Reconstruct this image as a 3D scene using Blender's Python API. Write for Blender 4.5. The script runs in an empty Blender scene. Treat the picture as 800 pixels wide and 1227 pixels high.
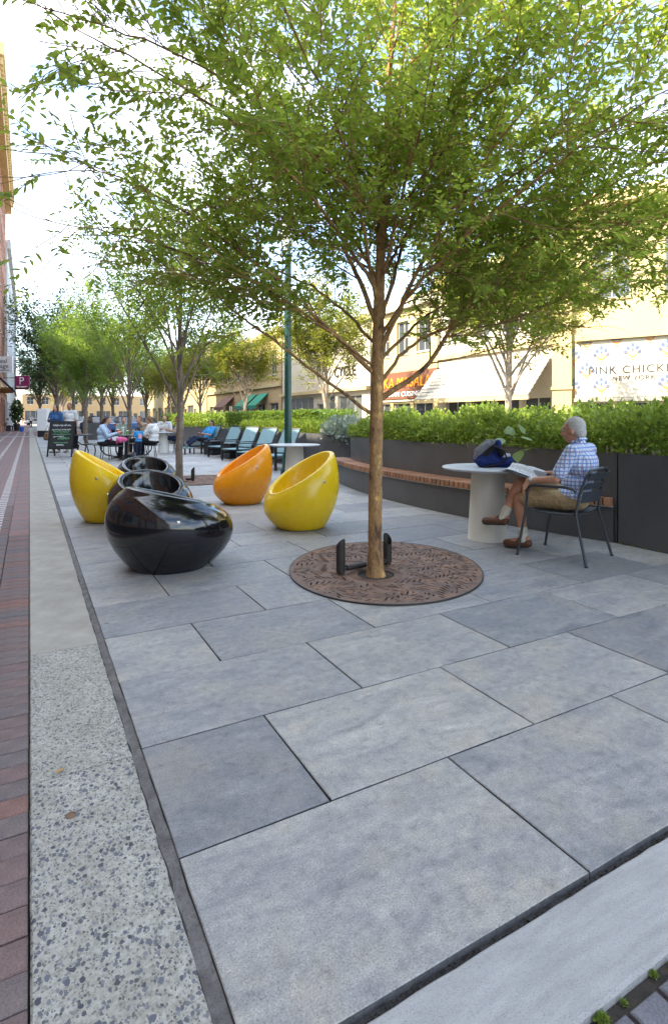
import bpy, bmesh, math, random
import numpy as np
from mathutils import Vector, Matrix, Euler
from mathutils.geometry import delaunay_2d_cdt

random.seed(7)
RNG = np.random.default_rng(11)
R = math.radians
S = bpy.context.scene
C = S.collection

# ------------------------------------------------------------------ camera
TH = R(28.79)                      # view is turned this far right of the street
CAMH = 1.28
FPX = 664.0                        # focal length in pixels of an 800 px wide frame
HOR = 501.0
cam_d = bpy.data.cameras.new('camera')
cam_d.sensor_fit = 'HORIZONTAL'; cam_d.sensor_width = 36.0
cam_d.lens = 36.0 * FPX / 800.0
cam_d.shift_y = -(613.5 - HOR) / 800.0
cam_d.clip_start = 0.05; cam_d.clip_end = 3000
cam = bpy.data.objects.new('camera', cam_d); C.objects.link(cam)
cam.location = (0, 0, CAMH); cam.rotation_euler = (R(90), 0, -TH)
S.camera = cam

# ------------------------------------------------------------------ light
SUN_EL = R(41); SUN_TRAVEL = Vector((1.0, -0.12, 0)).normalized()
sky_az = math.atan2(-SUN_TRAVEL.x, -SUN_TRAVEL.y)      # bearing of the sun, clockwise from +Y
W = bpy.data.worlds.new('World'); S.world = W; W.use_nodes = True
nt = W.node_tree; nt.nodes.clear()
wo = nt.nodes.new('ShaderNodeOutputWorld'); bg = nt.nodes.new('ShaderNodeBackground')
sk = nt.nodes.new('ShaderNodeTexSky'); sk.sky_type = 'NISHITA'; sk.sun_disc = False
sk.sun_elevation = SUN_EL; sk.sun_rotation = sky_az
sk.air_density = 1.0; sk.dust_density = 1.6; sk.ozone_density = 1.0
tc = nt.nodes.new('ShaderNodeTexCoord'); mp = nt.nodes.new('ShaderNodeMapping')
mp.inputs['Scale'].default_value = (1.0, 1.0, 2.4)
cn = nt.nodes.new('ShaderNodeTexNoise'); cn.inputs['Scale'].default_value = 2.1
cn.inputs['Detail'].default_value = 7; cn.inputs['Roughness'].default_value = 0.58
cr = nt.nodes.new('ShaderNodeValToRGB')
cr.color_ramp.elements[0].position = 0.42; cr.color_ramp.elements[1].position = 0.72
mx = nt.nodes.new('ShaderNodeMix'); mx.data_type = 'RGBA'
mx.inputs['B'].default_value = (6.6, 6.7, 6.8, 1)
nt.links.new(tc.outputs['Generated'], mp.inputs['Vector']); nt.links.new(mp.outputs['Vector'], cn.inputs['Vector'])
nt.links.new(cn.outputs['Fac'], cr.inputs['Fac']); nt.links.new(cr.outputs['Color'], mx.inputs['Factor'])
nt.links.new(sk.outputs['Color'], mx.inputs['A']); nt.links.new(mx.outputs['Result'], bg.inputs['Color'])
bg.inputs['Strength'].default_value = 0.15
nt.links.new(bg.outputs['Background'], wo.inputs['Surface'])
sd = bpy.data.lights.new('sun', 'SUN'); sd.energy = 3.2; sd.angle = R(0.55); sd.color = (1.0, 0.88, 0.68)
sun = bpy.data.objects.new('sun', sd); C.objects.link(sun)
sdir = Vector((SUN_TRAVEL.x * math.cos(SUN_EL), SUN_TRAVEL.y * math.cos(SUN_EL), -math.sin(SUN_EL)))
sun.rotation_euler = sdir.to_track_quat('-Z', 'Y').to_euler(); sun.location = (-20, 0, 40)
vs = S.view_settings; vs.view_transform = 'Standard'; vs.look = 'None'; vs.gamma = 1.0
vs.exposure = 2.36; vs.use_curve_mapping = False

# ------------------------------------------------------------------ pixel helpers (pixels of the 800 px photograph)
def ap(x, Z, y=None):
    """point at depth Z seen at image x (and y)"""
    xc = (x - 400) / FPX * Z
    p = Vector((xc * math.cos(TH) + Z * math.sin(TH), -xc * math.sin(TH) + Z * math.cos(TH), 0))
    if y is not None: p.z = CAMH - (y - HOR) * Z / FPX
    return p
def gp(x, y):
    return ap(x, CAMH * FPX / (y - HOR))

# ------------------------------------------------------------------ materials
MATS = {}
def newmat(name):
    m = bpy.data.materials.new(name); m.use_nodes = True
    t = m.node_tree; b = t.nodes['Principled BSDF']
    MATS[name] = m
    return m, t, b
def N(t, kind, **kw):
    n = t.nodes.new('ShaderNode' + kind)
    for k, v in kw.items():
        if k in n.inputs.keys(): n.inputs[k].default_value = v
        else: setattr(n, k, v)
    return n
def ramp(t, src, stops):
    r = t.nodes.new('ShaderNodeValToRGB')
    e = r.color_ramp.elements
    while len(e) < len(stops): e.new(0.5)
    for el, (p, c) in zip(e, stops):
        el.position = p; el.color = tuple(c) + (1,) if len(c) == 3 else c
    t.links.new(src, r.inputs['Fac']); return r
def mixc(t, a, b, fac, mode='MIX'):
    m = t.nodes.new('ShaderNodeMix'); m.data_type = 'RGBA'; m.blend_type = mode
    for key, v in (('A', a), ('B', b), ('Factor', fac)):
        if hasattr(v, 'is_linked') or hasattr(v, 'links'): t.links.new(v, m.inputs[key])
        elif key == 'Factor': m.inputs[key].default_value = v
        else: m.inputs[key].default_value = tuple(v) + (1,) if len(v) == 3 else v
    return m.outputs['Result']
def bump(t, b, src, strength=0.3, dist=0.01):
    n = N(t, 'Bump', Strength=strength, Distance=dist)
    t.links.new(src, n.inputs['Height']); t.links.new(n.outputs['Normal'], b.inputs['Normal']); return n
def plain(name, col, rough=0.6, metal=0.0, var=0.12, scale=9.0, bmp=0.0, spec=0.5, coat=0.0):
    """a painted / cast surface: base colour with slight uneven wear"""
    m, t, b = newmat(name)
    tcn = N(t, 'TexCoord'); no = N(t, 'TexNoise', Scale=scale, Detail=5.0, Roughness=0.6)
    t.links.new(tcn.outputs['Object'], no.inputs['Vector'])
    lo = tuple(c * (1 - var) for c in col); hi = tuple(min(1, c * (1 + var)) for c in col)
    rr = ramp(t, no.outputs['Fac'], [(0.3, lo), (0.7, hi)])
    t.links.new(rr.outputs['Color'], b.inputs['Base Color'])
    b.inputs['Roughness'].default_value = rough; b.inputs['Metallic'].default_value = metal
    b.inputs['Specular IOR Level'].default_value = spec
    if coat: b.inputs['Coat Weight'].default_value = coat; b.inputs['Coat Roughness'].default_value = 0.05
    if bmp:
        n2 = N(t, 'TexNoise', Scale=scale * 12, Detail=3.0); t.links.new(tcn.outputs['Object'], n2.inputs['Vector'])
        bump(t, b, n2.outputs['Fac'], bmp, 0.004)
    return m

def mat_slab():
    m, t, b = newmat('slab_stone')
    tcn = N(t, 'TexCoord'); oi = N(t, 'ObjectInfo')
    off = N(t, 'VectorMath', operation='SCALE'); off.inputs['Scale'].default_value = 37.0
    cx = N(t, 'CombineXYZ')
    for k in 'XYZ': t.links.new(oi.outputs['Random'], cx.inputs[k])
    t.links.new(cx.outputs['Vector'], off.inputs[0])
    add = N(t, 'VectorMath', operation='ADD'); t.links.new(tcn.outputs['Object'], add.inputs[0]); t.links.new(off.outputs['Vector'], add.inputs[1])
    mpn = N(t, 'Mapping'); mpn.inputs['Scale'].default_value = (1.6, 4.6, 1.0); mpn.inputs['Rotation'].default_value = (0, 0, 0.12); t.links.new(add.outputs['Vector'], mpn.inputs['Vector'])
    cloud = N(t, 'TexNoise', Scale=1.9, Detail=9.0, Roughness=0.68, Distortion=0.9); t.links.new(mpn.outputs['Vector'], cloud.inputs['Vector'])
    c1 = ramp(t, cloud.outputs['Fac'], [(0.28, (0.182, 0.188, 0.200)), (0.44, (0.262, 0.264, 0.270)), (0.56, (0.318, 0.315, 0.310)), (0.74, (0.43, 0.42, 0.395))])
    blot = N(t, 'TexNoise', Scale=3.6, Detail=8.0, Roughness=0.66); t.links.new(add.outputs['Vector'], blot.inputs['Vector'])
    c2 = ramp(t, blot.outputs['Fac'], [(0.47, (0, 0, 0)), (0.66, (0.72, 0.72, 0.72))])
    tan = mixc(t, c1.outputs['Color'], (0.375, 0.342, 0.298), c2.outputs['Color'])
    br = ramp(t, oi.outputs['Random'], [(0.0, (0.72, 0.73, 0.76)), (0.4, (0.95, 0.955, 0.965)), (0.75, (1.08, 1.07, 1.04)), (1.0, (1.22, 1.19, 1.13))])
    col = mixc(t, tan, br.outputs['Color'], 1.0, 'MULTIPLY')
    mid = N(t, 'TexNoise', Scale=26.0, Detail=8.0, Roughness=0.72); t.links.new(add.outputs['Vector'], mid.inputs['Vector'])
    mr = ramp(t, mid.outputs['Fac'], [(0.32, (0.68, 0.68, 0.69)), (0.44, (0.93, 0.93, 0.93)), (0.56, (1.04, 1.04, 1.03)), (0.70, (1.24, 1.22, 1.20))])
    col = mixc(t, col, mr.outputs['Color'], 1.0, 'MULTIPLY')
    fine = N(t, 'TexNoise', Scale=190.0, Detail=4.0, Roughness=0.75); t.links.new(tcn.outputs['Object'], fine.inputs['Vector'])
    fr = ramp(t, fine.outputs['Fac'], [(0.32, (0.30, 0.30, 0.31)), (0.43, (0.88, 0.88, 0.88)), (0.57, (1.06, 1.06, 1.06)), (0.70, (1.6, 1.58, 1.55))])
    col = mixc(t, col, fr.outputs['Color'], 1.0, 'MULTIPLY')
    gv = N(t, 'TexVoronoi', Scale=4.5); t.links.new(add.outputs['Vector'], gv.inputs['Vector']); gs = N(t, 'SeparateColor'); t.links.new(gv.outputs['Color'], gs.inputs['Color'])
    gr = N(t, 'MapRange'); gr.inputs['From Min'].default_value = 0.72; gr.inputs['From Max'].default_value = 1.0; gr.inputs['To Min'].default_value = 0.0; gr.inputs['To Max'].default_value = 0.075; t.links.new(gs.outputs['Red'], gr.inputs['Value'])
    gl = N(t, 'Math', operation='LESS_THAN'); t.links.new(gv.outputs['Distance'], gl.inputs[0]); t.links.new(gr.outputs['Result'], gl.inputs[1])
    gm = N(t, 'Math', operation='MULTIPLY'); t.links.new(gl.outputs['Value'], gm.inputs[0]); gm.inputs[1].default_value = 0.55
    col = mixc(t, col, (0.09, 0.088, 0.085), gm.outputs['Value'])
    t.links.new(col, b.inputs['Base Color'])
    ro = ramp(t, cloud.outputs['Fac'], [(0.3, (0.40,) * 3), (0.7, (0.62,) * 3)]); t.links.new(ro.outputs['Color'], b.inputs['Roughness'])
    sm = N(t, 'Math', operation='ADD'); t.links.new(mid.outputs['Fac'], sm.inputs[0]); t.links.new(fine.outputs['Fac'], sm.inputs[1])
    bump(t, b, sm.outputs['Value'], 0.8, 0.005)
    return m
def mat_aggregate(name='kerb_aggregate', big=True):
    m, t, b = newmat(name)
    tcn = N(t, 'TexCoord')
    no = N(t, 'TexNoise', Scale=75.0, Detail=6.0, Roughness=0.7); t.links.new(tcn.outputs['Object'], no.inputs['Vector'])
    lo = N(t, 'TexNoise', Scale=5.0, Detail=5.0); t.links.new(tcn.outputs['Object'], lo.inputs['Vector'])
    base = ramp(t, no.outputs['Fac'], [(0.28, (0.15, 0.142, 0.122)), (0.42, (0.30, 0.286, 0.25)), (0.58, (0.40, 0.385, 0.345)), (0.75, (0.52, 0.505, 0.465))])
    lr = ramp(t, lo.outputs['Fac'], [(0.3, (0.84, 0.83, 0.78)), (0.7, (1.1, 1.1, 1.08))])
    col = mixc(t, base.outputs['Color'], lr.outputs['Color'], 1.0, 'MULTIPLY')
    for sc, thr, dark, seed, dens in ((170.0, 0.42, (0.10, 0.095, 0.085), 7.0, 0.32), (95.0, 0.38, (0.075, 0.076, 0.082), 3.0, 0.34), (64.0, 0.34, (0.052, 0.054, 0.064), 0.0, 0.42))[:3 if big else 2]:
        mpn = N(t, 'Mapping'); mpn.inputs['Location'].default_value = (seed, seed * 1.7, 0); mpn.inputs['Scale'].default_value = (1.0, 0.62 if sc < 60 else 0.8, 0.02); mpn.inputs['Rotation'].default_value = (0, 0, 0.5 + seed)
        wn = N(t, 'TexNoise', Scale=sc * 1.3, Detail=4.0, Roughness=0.7); t.links.new(tcn.outputs['Object'], wn.inputs['Vector'])
        wm = N(t, 'VectorMath', operation='SCALE'); wm.inputs['Scale'].default_value = 1.0 / sc; t.links.new(wn.outputs['Color'], wm.inputs[0])
        ad = N(t, 'VectorMath', operation='ADD'); t.links.new(tcn.outputs['Object'], ad.inputs[0]); t.links.new(wm.outputs['Vector'], ad.inputs[1])
        t.links.new(ad.outputs['Vector'], mpn.inputs['Vector'])
        v = N(t, 'TexVoronoi', Scale=sc); v.distance = 'EUCLIDEAN'; t.links.new(mpn.outputs['Vector'], v.inputs['Vector'])
        sep = N(t, 'SeparateColor'); t.links.new(v.outputs['Color'], sep.inputs['Color'])
        rad = N(t, 'MapRange'); rad.inputs['From Min'].default_value = dens; rad.inputs['From Max'].default_value = 1.0
        rad.inputs['To Min'].default_value = 0.0; rad.inputs['To Max'].default_value = thr * 1.5
        t.links.new(sep.outputs['Red'], rad.inputs['Value'])
        lt = N(t, 'Math', operation='LESS_THAN'); t.links.new(v.outputs['Distance'], lt.inputs[0]); t.links.new(rad.outputs['Result'], lt.inputs[1])
        tint = mixc(t, dark, tuple(c * 2.6 for c in dark), sep.outputs['Green'])
        col = mixc(t, col, tint, lt.outputs['Value'])
    t.links.new(col, b.inputs['Base Color']); b.inputs['Roughness'].default_value = 0.8
    bump(t, b, no.outputs['Fac'], 0.6, 0.006)
    return m
def mat_concrete(name, lo, hi, scale=6.0, bmp=0.4, rough=0.85, streak=(1, 1, 1)):
    m, t, b = newmat(name)
    tcn = N(t, 'TexCoord'); mpn = N(t, 'Mapping'); mpn.inputs['Scale'].default_value = streak
    t.links.new(tcn.outputs['Object'], mpn.inputs['Vector'])
    a = N(t, 'TexNoise', Scale=scale, Detail=8.0, Roughness=0.65); t.links.new(mpn.outputs['Vector'], a.inputs['Vector'])
    f = N(t, 'TexNoise', Scale=150.0, Detail=3.0, Roughness=0.7); t.links.new(mpn.outputs['Vector'], f.inputs['Vector'])
    r1 = ramp(t, a.outputs['Fac'], [(0.3, lo), (0.7, hi)])
    r2 = ramp(t, f.outputs['Fac'], [(0.32, (0.45, 0.45, 0.45)), (0.43, (0.97, 0.97, 0.97)), (0.6, (1.03, 1.03, 1.03)), (0.75, (1.2, 1.2, 1.2))])
    t.links.new(mixc(t, r1.outputs['Color'], r2.outputs['Color'], 1.0, 'MULTIPLY'), b.inputs['Base Color'])
    b.inputs['Roughness'].default_value = rough
    bump(t, b, f.outputs['Fac'], bmp, 0.004)
    return m
def mat_brick(name, cols, rough=0.85):
    """single brick pieces: colour picked by object, sandy grain"""
    m, t, b = newmat(name)
    tcn = N(t, 'TexCoord'); oi = N(t, 'ObjectInfo')
    n = len(cols)
    r0 = ramp(t, oi.outputs['Random'], [(i / max(1, n - 1), c) for i, c in enumerate(cols)])
    g = N(t, 'TexNoise', Scale=170.0, Detail=3.0, Roughness=0.7); t.links.new(tcn.outputs['Object'], g.inputs['Vector'])
    l = N(t, 'TexNoise', Scale=9.0, Detail=5.0); t.links.new(tcn.outputs['Object'], l.inputs['Vector'])
    r1 = ramp(t, g.outputs['Fac'], [(0.3, (0.62, 0.62, 0.62)), (0.7, (1.25, 1.25, 1.25))])
    r2 = ramp(t, l.outputs['Fac'], [(0.3, (0.72, 0.72, 0.74)), (0.7, (1.2, 1.18, 1.15))])
    c = mixc(t, r0.outputs['Color'], r1.outputs['Color'], 1.0, 'MULTIPLY'); c = mixc(t, c, r2.outputs['Color'], 1.0, 'MULTIPLY')
    t.links.new(c, b.inputs['Base Color']); b.inputs['Roughness'].default_value = rough
    bump(t, b, g.outputs['Fac'], 0.5, 0.004)
    return m
def mat_island(name, cols, rough=0.8, grain=120.0):
    """joined small pieces: colour picked by piece"""
    m, t, b = newmat(name)
    gi = N(t, 'NewGeometry'); n = len(cols)
    r0 = ramp(t, gi.outputs['Random Per Island'], [(i / max(1, n - 1), c) for i, c in enumerate(cols)])
    tcn = N(t, 'TexCoord'); g = N(t, 'TexNoise', Scale=grain, Detail=3.0); t.links.new(tcn.outputs['Object'], g.inputs['Vector'])
    r1 = ramp(t, g.outputs['Fac'], [(0.3, (0.7,) * 3), (0.7, (1.2,) * 3)])
    t.links.new(mixc(t, r0.outputs['Color'], r1.outputs['Color'], 1.0, 'MULTIPLY'), b.inputs['Base Color'])
    b.inputs['Roughness'].default_value = rough
    return m
def mat_leaf(name, dark, mid, light, trans, tf=0.45):
    m, t, b = newmat(name)
    gi = N(t, 'NewGeometry'); oi = N(t, 'ObjectInfo')
    ad = N(t, 'Math', operation='ADD'); t.links.new(gi.outputs['Random Per Island'], ad.inputs[0]); t.links.new(oi.outputs['Random'], ad.inputs[1])
    fr = N(t, 'Math', operation='FRACT'); t.links.new(ad.outputs['Value'], fr.inputs[0])
    r0 = ramp(t, fr.outputs['Value'], [(0.0, dark), (0.55, mid), (1.0, light)])
    t.links.new(r0.outputs['Color'], b.inputs['Base Color']); b.inputs['Roughness'].default_value = 0.5
    b.inputs['Specular IOR Level'].default_value = 0.35
    tr = N(t, 'BsdfTranslucent'); 
    tcol = mixc(t, r0.outputs['Color'], trans, 0.75)
    t.links.new(tcol, tr.inputs['Color'])
    ms = N(t, 'MixShader'); ms.inputs['Fac'].default_value = tf
    t.links.new(b.outputs['BSDF'], ms.inputs[1]); t.links.new(tr.outputs['BSDF'], ms.inputs[2])
    t.links.new(ms.outputs['Shader'], t.nodes['Material Output'].inputs['Surface'])
    return m
def mat_bark(name, a, b_, c, scale=10.0):
    m, t, b = newmat(name)
    tcn = N(t, 'TexCoord'); mpn = N(t, 'Mapping'); mpn.inputs['Scale'].default_value = (1, 1, 0.45)
    t.links.new(tcn.outputs['Object'], mpn.inputs['Vector'])
    n1 = N(t, 'TexNoise', Scale=scale, Detail=6.0, Roughness=0.65, Distortion=0.3); t.links.new(mpn.outputs['Vector'], n1.inputs['Vector'])
    n2 = N(t, 'TexNoise', Scale=scale * 7, Detail=4.0, Roughness=0.7); t.links.new(mpn.outputs['Vector'], n2.inputs['Vector'])
    r1 = ramp(t, n1.outputs['Fac'], [(0.36, a), (0.47, b_), (0.56, b_), (0.64, c)])
    r2 = ramp(t, n2.outputs['Fac'], [(0.3, (0.55,) * 3), (0.65, (1.15,) * 3)])
    t.links.new(mixc(t, r1.outputs['Color'], r2.outputs['Color'], 1.0, 'MULTIPLY'), b.inputs['Base Color'])
    b.inputs['Roughness'].default_value = 0.9
    sm = N(t, 'Math', operation='ADD'); t.links.new(n1.outputs['Fac'], sm.inputs[0]); t.links.new(n2.outputs['Fac'], sm.inputs[1])
    bump(t, b, sm.outputs['Value'], 0.8, 0.01)
    return m
def mat_plaid():
    m, t, b = newmat('plaid_cotton')
    tcn = N(t, 'TexCoord'); sp = N(t, 'SeparateXYZ'); t.links.new(tcn.outputs['Object'], sp.inputs['Vector'])
    col = (0.66, 0.73, 0.84)
    src = col
    sn = N(t, 'SeparateXYZ'); t.links.new(tcn.outputs['Normal'], sn.inputs['Vector'])
    nx = N(t, 'Math', operation='ABSOLUTE'); t.links.new(sn.outputs['X'], nx.inputs[0]); ny = N(t, 'Math', operation='ABSOLUTE'); t.links.new(sn.outputs['Y'], ny.inputs[0])
    gt = N(t, 'Math', operation='GREATER_THAN'); t.links.new(nx.outputs['Value'], gt.inputs[0]); t.links.new(ny.outputs['Value'], gt.inputs[1])
    ax = N(t, 'Mix'); t.links.new(gt.outputs['Value'], ax.inputs['Factor']); t.links.new(sp.outputs['X'], ax.inputs['A']); t.links.new(sp.outputs['Y'], ax.inputs['B'])
    for out, per, ph, wid, c, st in ((ax.outputs['Result'], 0.034, 0.0, 0.34, (0.07, 0.21, 0.54), 0.72), (sp.outputs['Z'], 0.034, 0.3, 0.34, (0.07, 0.21, 0.54), 0.72),
                                 (ax.outputs['Result'], 0.034, 0.55, 0.10, (0.55, 0.18, 0.05), 0.6), (sp.outputs['Z'], 0.068, 0.5, 0.07, (0.55, 0.18, 0.05), 0.6)):
        d = N(t, 'Math', operation='DIVIDE'); t.links.new(out, d.inputs[0]); d.inputs[1].default_value = per
        a = N(t, 'Math', operation='ADD'); t.links.new(d.outputs['Value'], a.inputs[0]); a.inputs[1].default_value = ph + 50
        f = N(t, 'Math', operation='FRACT'); t.links.new(a.outputs['Value'], f.inputs[0])
        l = N(t, 'Math', operation='LESS_THAN'); t.links.new(f.outputs['Value'], l.inputs[0]); l.inputs[1].default_value = wid
        mu = N(t, 'Math', operation='MULTIPLY'); t.links.new(l.outputs['Value'], mu.inputs[0]); mu.inputs[1].default_value = st
        src = mixc(t, src, c, mu.outputs['Value'])
    t.links.new(src, b.inputs['Base Color']); b.inputs['Roughness'].default_value = 0.9; folds(t, b, tcn)
    return m
def folds(t, b, tcn):
    mpn = N(t, 'Mapping'); mpn.inputs['Scale'].default_value = (1.0, 1.0, 0.6); mpn.inputs['Rotation'].default_value = (0.5, 0.3, 0.4); t.links.new(tcn.outputs['Object'], mpn.inputs['Vector'])
    n = N(t, 'TexNoise', Scale=13.0, Detail=3.0, Roughness=0.5, Distortion=1.2); t.links.new(mpn.outputs['Vector'], n.inputs['Vector']); bump(t, b, n.outputs['Fac'], 0.9, 0.035)
def mat_cloth(name, col, var=0.18):
    m = plain(name, col, 0.92, 0, var, 14.0, 0.0, 0.2); t = m.node_tree; folds(t, t.nodes['Principled BSDF'], N(t, 'TexCoord')); return m
def mat_shell(name, col, r0, r1, spec):
    m = plain(name, col, r0, 0, 0.05, 3.0, 0.0, spec); t = m.node_tree; b = t.nodes['Principled BSDF']; tcn = N(t, 'TexCoord')
    mpn = N(t, 'Mapping'); mpn.inputs['Scale'].default_value = (1, 1, 0.35); t.links.new(tcn.outputs['Object'], mpn.inputs['Vector'])
    n = N(t, 'TexNoise', Scale=14.0, Detail=8.0, Roughness=0.7); t.links.new(mpn.outputs['Vector'], n.inputs['Vector'])
    r = ramp(t, n.outputs['Fac'], [(0.45, (r0,) * 3), (0.75, (r1,) * 3)]); t.links.new(r.outputs['Color'], b.inputs['Roughness'])
    w = N(t, 'TexNoise', Scale=4.0, Detail=1.0); t.links.new(tcn.outputs['Object'], w.inputs['Vector']); bump(t, b, w.outputs['Fac'], 0.12, 0.02); return m
def mat_glass(name='pane_glass', col=(0.05, 0.06, 0.07)):
    m, t, b = newmat(name); b.inputs['Base Color'].default_value = col + (1,)
    b.inputs['Roughness'].default_value = 0.06; b.inputs['Specular IOR Level'].default_value = 0.8
    tcn = N(t, 'TexCoord'); n = N(t, 'TexNoise', Scale=1.4, Detail=2.0); t.links.new(tcn.outputs['Object'], n.inputs['Vector']); bump(t, b, n.outputs['Fac'], 0.05, 0.02)
    return m
def mat_wood(name, lo, hi):
    m, t, b = newmat(name)
    tcn = N(t, 'TexCoord'); oi = N(t, 'ObjectInfo')
    mpn = N(t, 'Mapping'); mpn.inputs['Scale'].default_value = (4, 60, 60); t.links.new(tcn.outputs['Object'], mpn.inputs['Vector'])
    n1 = N(t, 'TexNoise', Scale=1.0, Detail=5.0, Roughness=0.6); t.links.new(mpn.outputs['Vector'], n1.inputs['Vector'])
    r1 = ramp(t, n1.outputs['Fac'], [(0.3, lo), (0.7, hi)])
    r0 = ramp(t, oi.outputs['Random'], [(0.0, (0.7, 0.68, 0.66)), (1.0, (1.2, 1.18, 1.15))])
    t.links.new(mixc(t, r1.outputs['Color'], r0.outputs['Color'], 1.0, 'MULTIPLY'), b.inputs['Base Color'])
    b.inputs['Roughness'].default_value = 0.6; bump(t, b, n1.outputs['Fac'], 0.3, 0.003)
    return m

M = {}
M['slab'] = mat_slab()
M['aggregate'] = mat_aggregate()
M['aggregate_fine'] = mat_aggregate('kerb_aggregate_fine', False)
M['kerb'] = mat_concrete('kerb_concrete', (0.28, 0.258, 0.212), (0.41, 0.385, 0.33), 4.0)
M['band'] = mat_concrete('band_concrete', (0.30, 0.298, 0.29), (0.42, 0.417, 0.405), 5.0, 0.6, 0.85, (1, 5, 1))
M['mortar'] = mat_concrete('mortar', (0.09, 0.085, 0.08), (0.22, 0.21, 0.20), 14.0, 0.8)
M['soil'] = mat_concrete('soil', (0.015, 0.012, 0.009), (0.05, 0.04, 0.028), 25.0, 1.0)
M['joint'] = mat_concrete('joint_sand', (0.02, 0.02, 0.02), (0.05, 0.048, 0.045), 20.0, 0.6)
M['brick'] = mat_brick('clay_paver', [(0.185, 0.125, 0.112), (0.155, 0.13, 0.126), (0.22, 0.118, 0.095), (0.14, 0.126, 0.126), (0.185, 0.12, 0.106), (0.165, 0.134, 0.127)])
M['brick_far'] = mat_island('clay_paver_joined', [(0.23, 0.14, 0.125), (0.20, 0.15, 0.145), (0.27, 0.145, 0.12), (0.18, 0.15, 0.15), (0.24, 0.14, 0.12)])
M['brick_white'] = mat_brick('white_paver', [(0.55, 0.53, 0.50), (0.62, 0.60, 0.57)])
M['brick_grey'] = mat_brick('grey_paver', [(0.12, 0.12, 0.13), (0.15, 0.15, 0.165), (0.10, 0.10, 0.115)])
M['slab_far'] = mat_island('slab_stone_joined', [(0.24, 0.25, 0.27), (0.30, 0.31, 0.33), (0.36, 0.36, 0.36), (0.28, 0.29, 0.32)], 0.5, 6.0)
M['asphalt'] = mat_concrete('asphalt', (0.045, 0.045, 0.048), (0.07, 0.07, 0.072), 3.0)
M['ground'] = mat_concrete('ground_concrete', (0.20, 0.19, 0.17), (0.30, 0.29, 0.27), 0.4)
M['charcoal'] = plain('charcoal_steel', (0.078, 0.078, 0.079), 0.36, 0.0, 0.15, 2.0, 0.0, 0.5)
M['darkmetal'] = plain('dark_metal', (0.028, 0.03, 0.034), 0.4, 0.3, 0.15, 20.0)
M['chairmetal'] = plain('slate_grey_aluminium', (0.045, 0.052, 0.060), 0.42, 0.0, 0.12, 20.0)
M['bronze'] = plain('dark_bronze', (0.045, 0.04, 0.035), 0.5, 0.4, 0.2, 12.0)
M['rust'] = None
M['ipe'] = mat_wood('ipe_wood', (0.22, 0.105, 0.055), (0.38, 0.20, 0.115))
M['yellow'] = mat_shell('yellow_gloss_shell', (0.80, 0.53, 0.012), 0.20, 0.42, 0.5)
M['orange'] = mat_shell('orange_gloss_shell', (0.82, 0.30, 0.008), 0.20, 0.42, 0.5)
M['black'] = mat_shell('black_gloss_shell', (0.006, 0.006, 0.008), 0.06, 0.22, 0.7)
M['steel'] = plain('brushed_steel', (0.55, 0.55, 0.55), 0.3, 1.0, 0.1, 30.0)
M['tablewhite'] = plain('off_white_resin', (0.66, 0.64, 0.57), 0.45, 0, 0.05, 4.0)
M['tabletop'] = plain('pale_grey_top', (0.55, 0.58, 0.62), 0.3, 0, 0.05, 4.0)
M['teal'] = plain('teal_sling', (0.16, 0.28, 0.31), 0.7, 0, 0.12, 20.0, 0.2)
M['greenpost'] = plain('green_paint', (0.008, 0.055, 0.042), 0.35, 0, 0.1, 6.0)
M['leaf'] = mat_leaf('elm_leaf', (0.065, 0.135, 0.022), (0.12, 0.21, 0.032), (0.23, 0.31, 0.05), (0.46, 0.56, 0.065), 0.55)
M['leaf_warm'] = mat_leaf('street_tree_leaf', (0.09, 0.125, 0.018), (0.15, 0.18, 0.025), (0.22, 0.23, 0.03), (0.40, 0.40, 0.04), 0.45)
M['leaf_dark'] = mat_leaf('dark_tree_leaf', (0.025, 0.06, 0.022), (0.04, 0.09, 0.03), (0.07, 0.12, 0.03), (0.16, 0.26, 0.05), 0.35)
M['leaf_mid'] = mat_leaf('green_tree_leaf', (0.07, 0.14, 0.025), (0.11, 0.19, 0.03), (0.16, 0.24, 0.04), (0.34, 0.46, 0.05), 0.45)
M['hedge'] = mat_leaf('hedge_leaf', (0.055, 0.115, 0.018), (0.14, 0.235, 0.03), (0.27, 0.35, 0.05), (0.40, 0.48, 0.06), 0.40)
M['hedge_dark'] = mat_leaf('clipped_hedge_leaf', (0.05, 0.11, 0.02), (0.09, 0.17, 0.025), (0.14, 0.22, 0.04), (0.30, 0.40, 0.05), 0.4)
M['silver'] = mat_leaf('silver_leaf', (0.16, 0.20, 0.16), (0.25, 0.30, 0.24), (0.34, 0.38, 0.32), (0.30, 0.38, 0.25), 0.25)
M['moss'] = mat_leaf('moss', (0.10, 0.17, 0.02), (0.17, 0.25, 0.03), (0.25, 0.32, 0.05), (0.3, 0.4, 0.05), 0.3)
M['bark'] = mat_bark('mottled_bark', (0.095, 0.055, 0.033), (0.36, 0.205, 0.085), (0.74, 0.44, 0.14), 8.0)
M['bark_grey'] = mat_bark('grey_bark', (0.12, 0.09, 0.065), (0.20, 0.155, 0.115), (0.30, 0.24, 0.18), 8.0)
M['bark_pale'] = mat_bark('pale_bark', (0.22, 0.17, 0.12), (0.33, 0.27, 0.20), (0.44, 0.37, 0.28), 6.0)
M['glass'] = mat_glass()
M['shopglass'] = mat_glass('shop_glass', (0.10, 0.11, 0.10))
M['white'] = plain('white_paint', (0.78, 0.78, 0.76), 0.5, 0, 0.05, 5.0)
M['ink'] = plain('dark_lettering', (0.03, 0.028, 0.025), 0.6)
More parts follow.
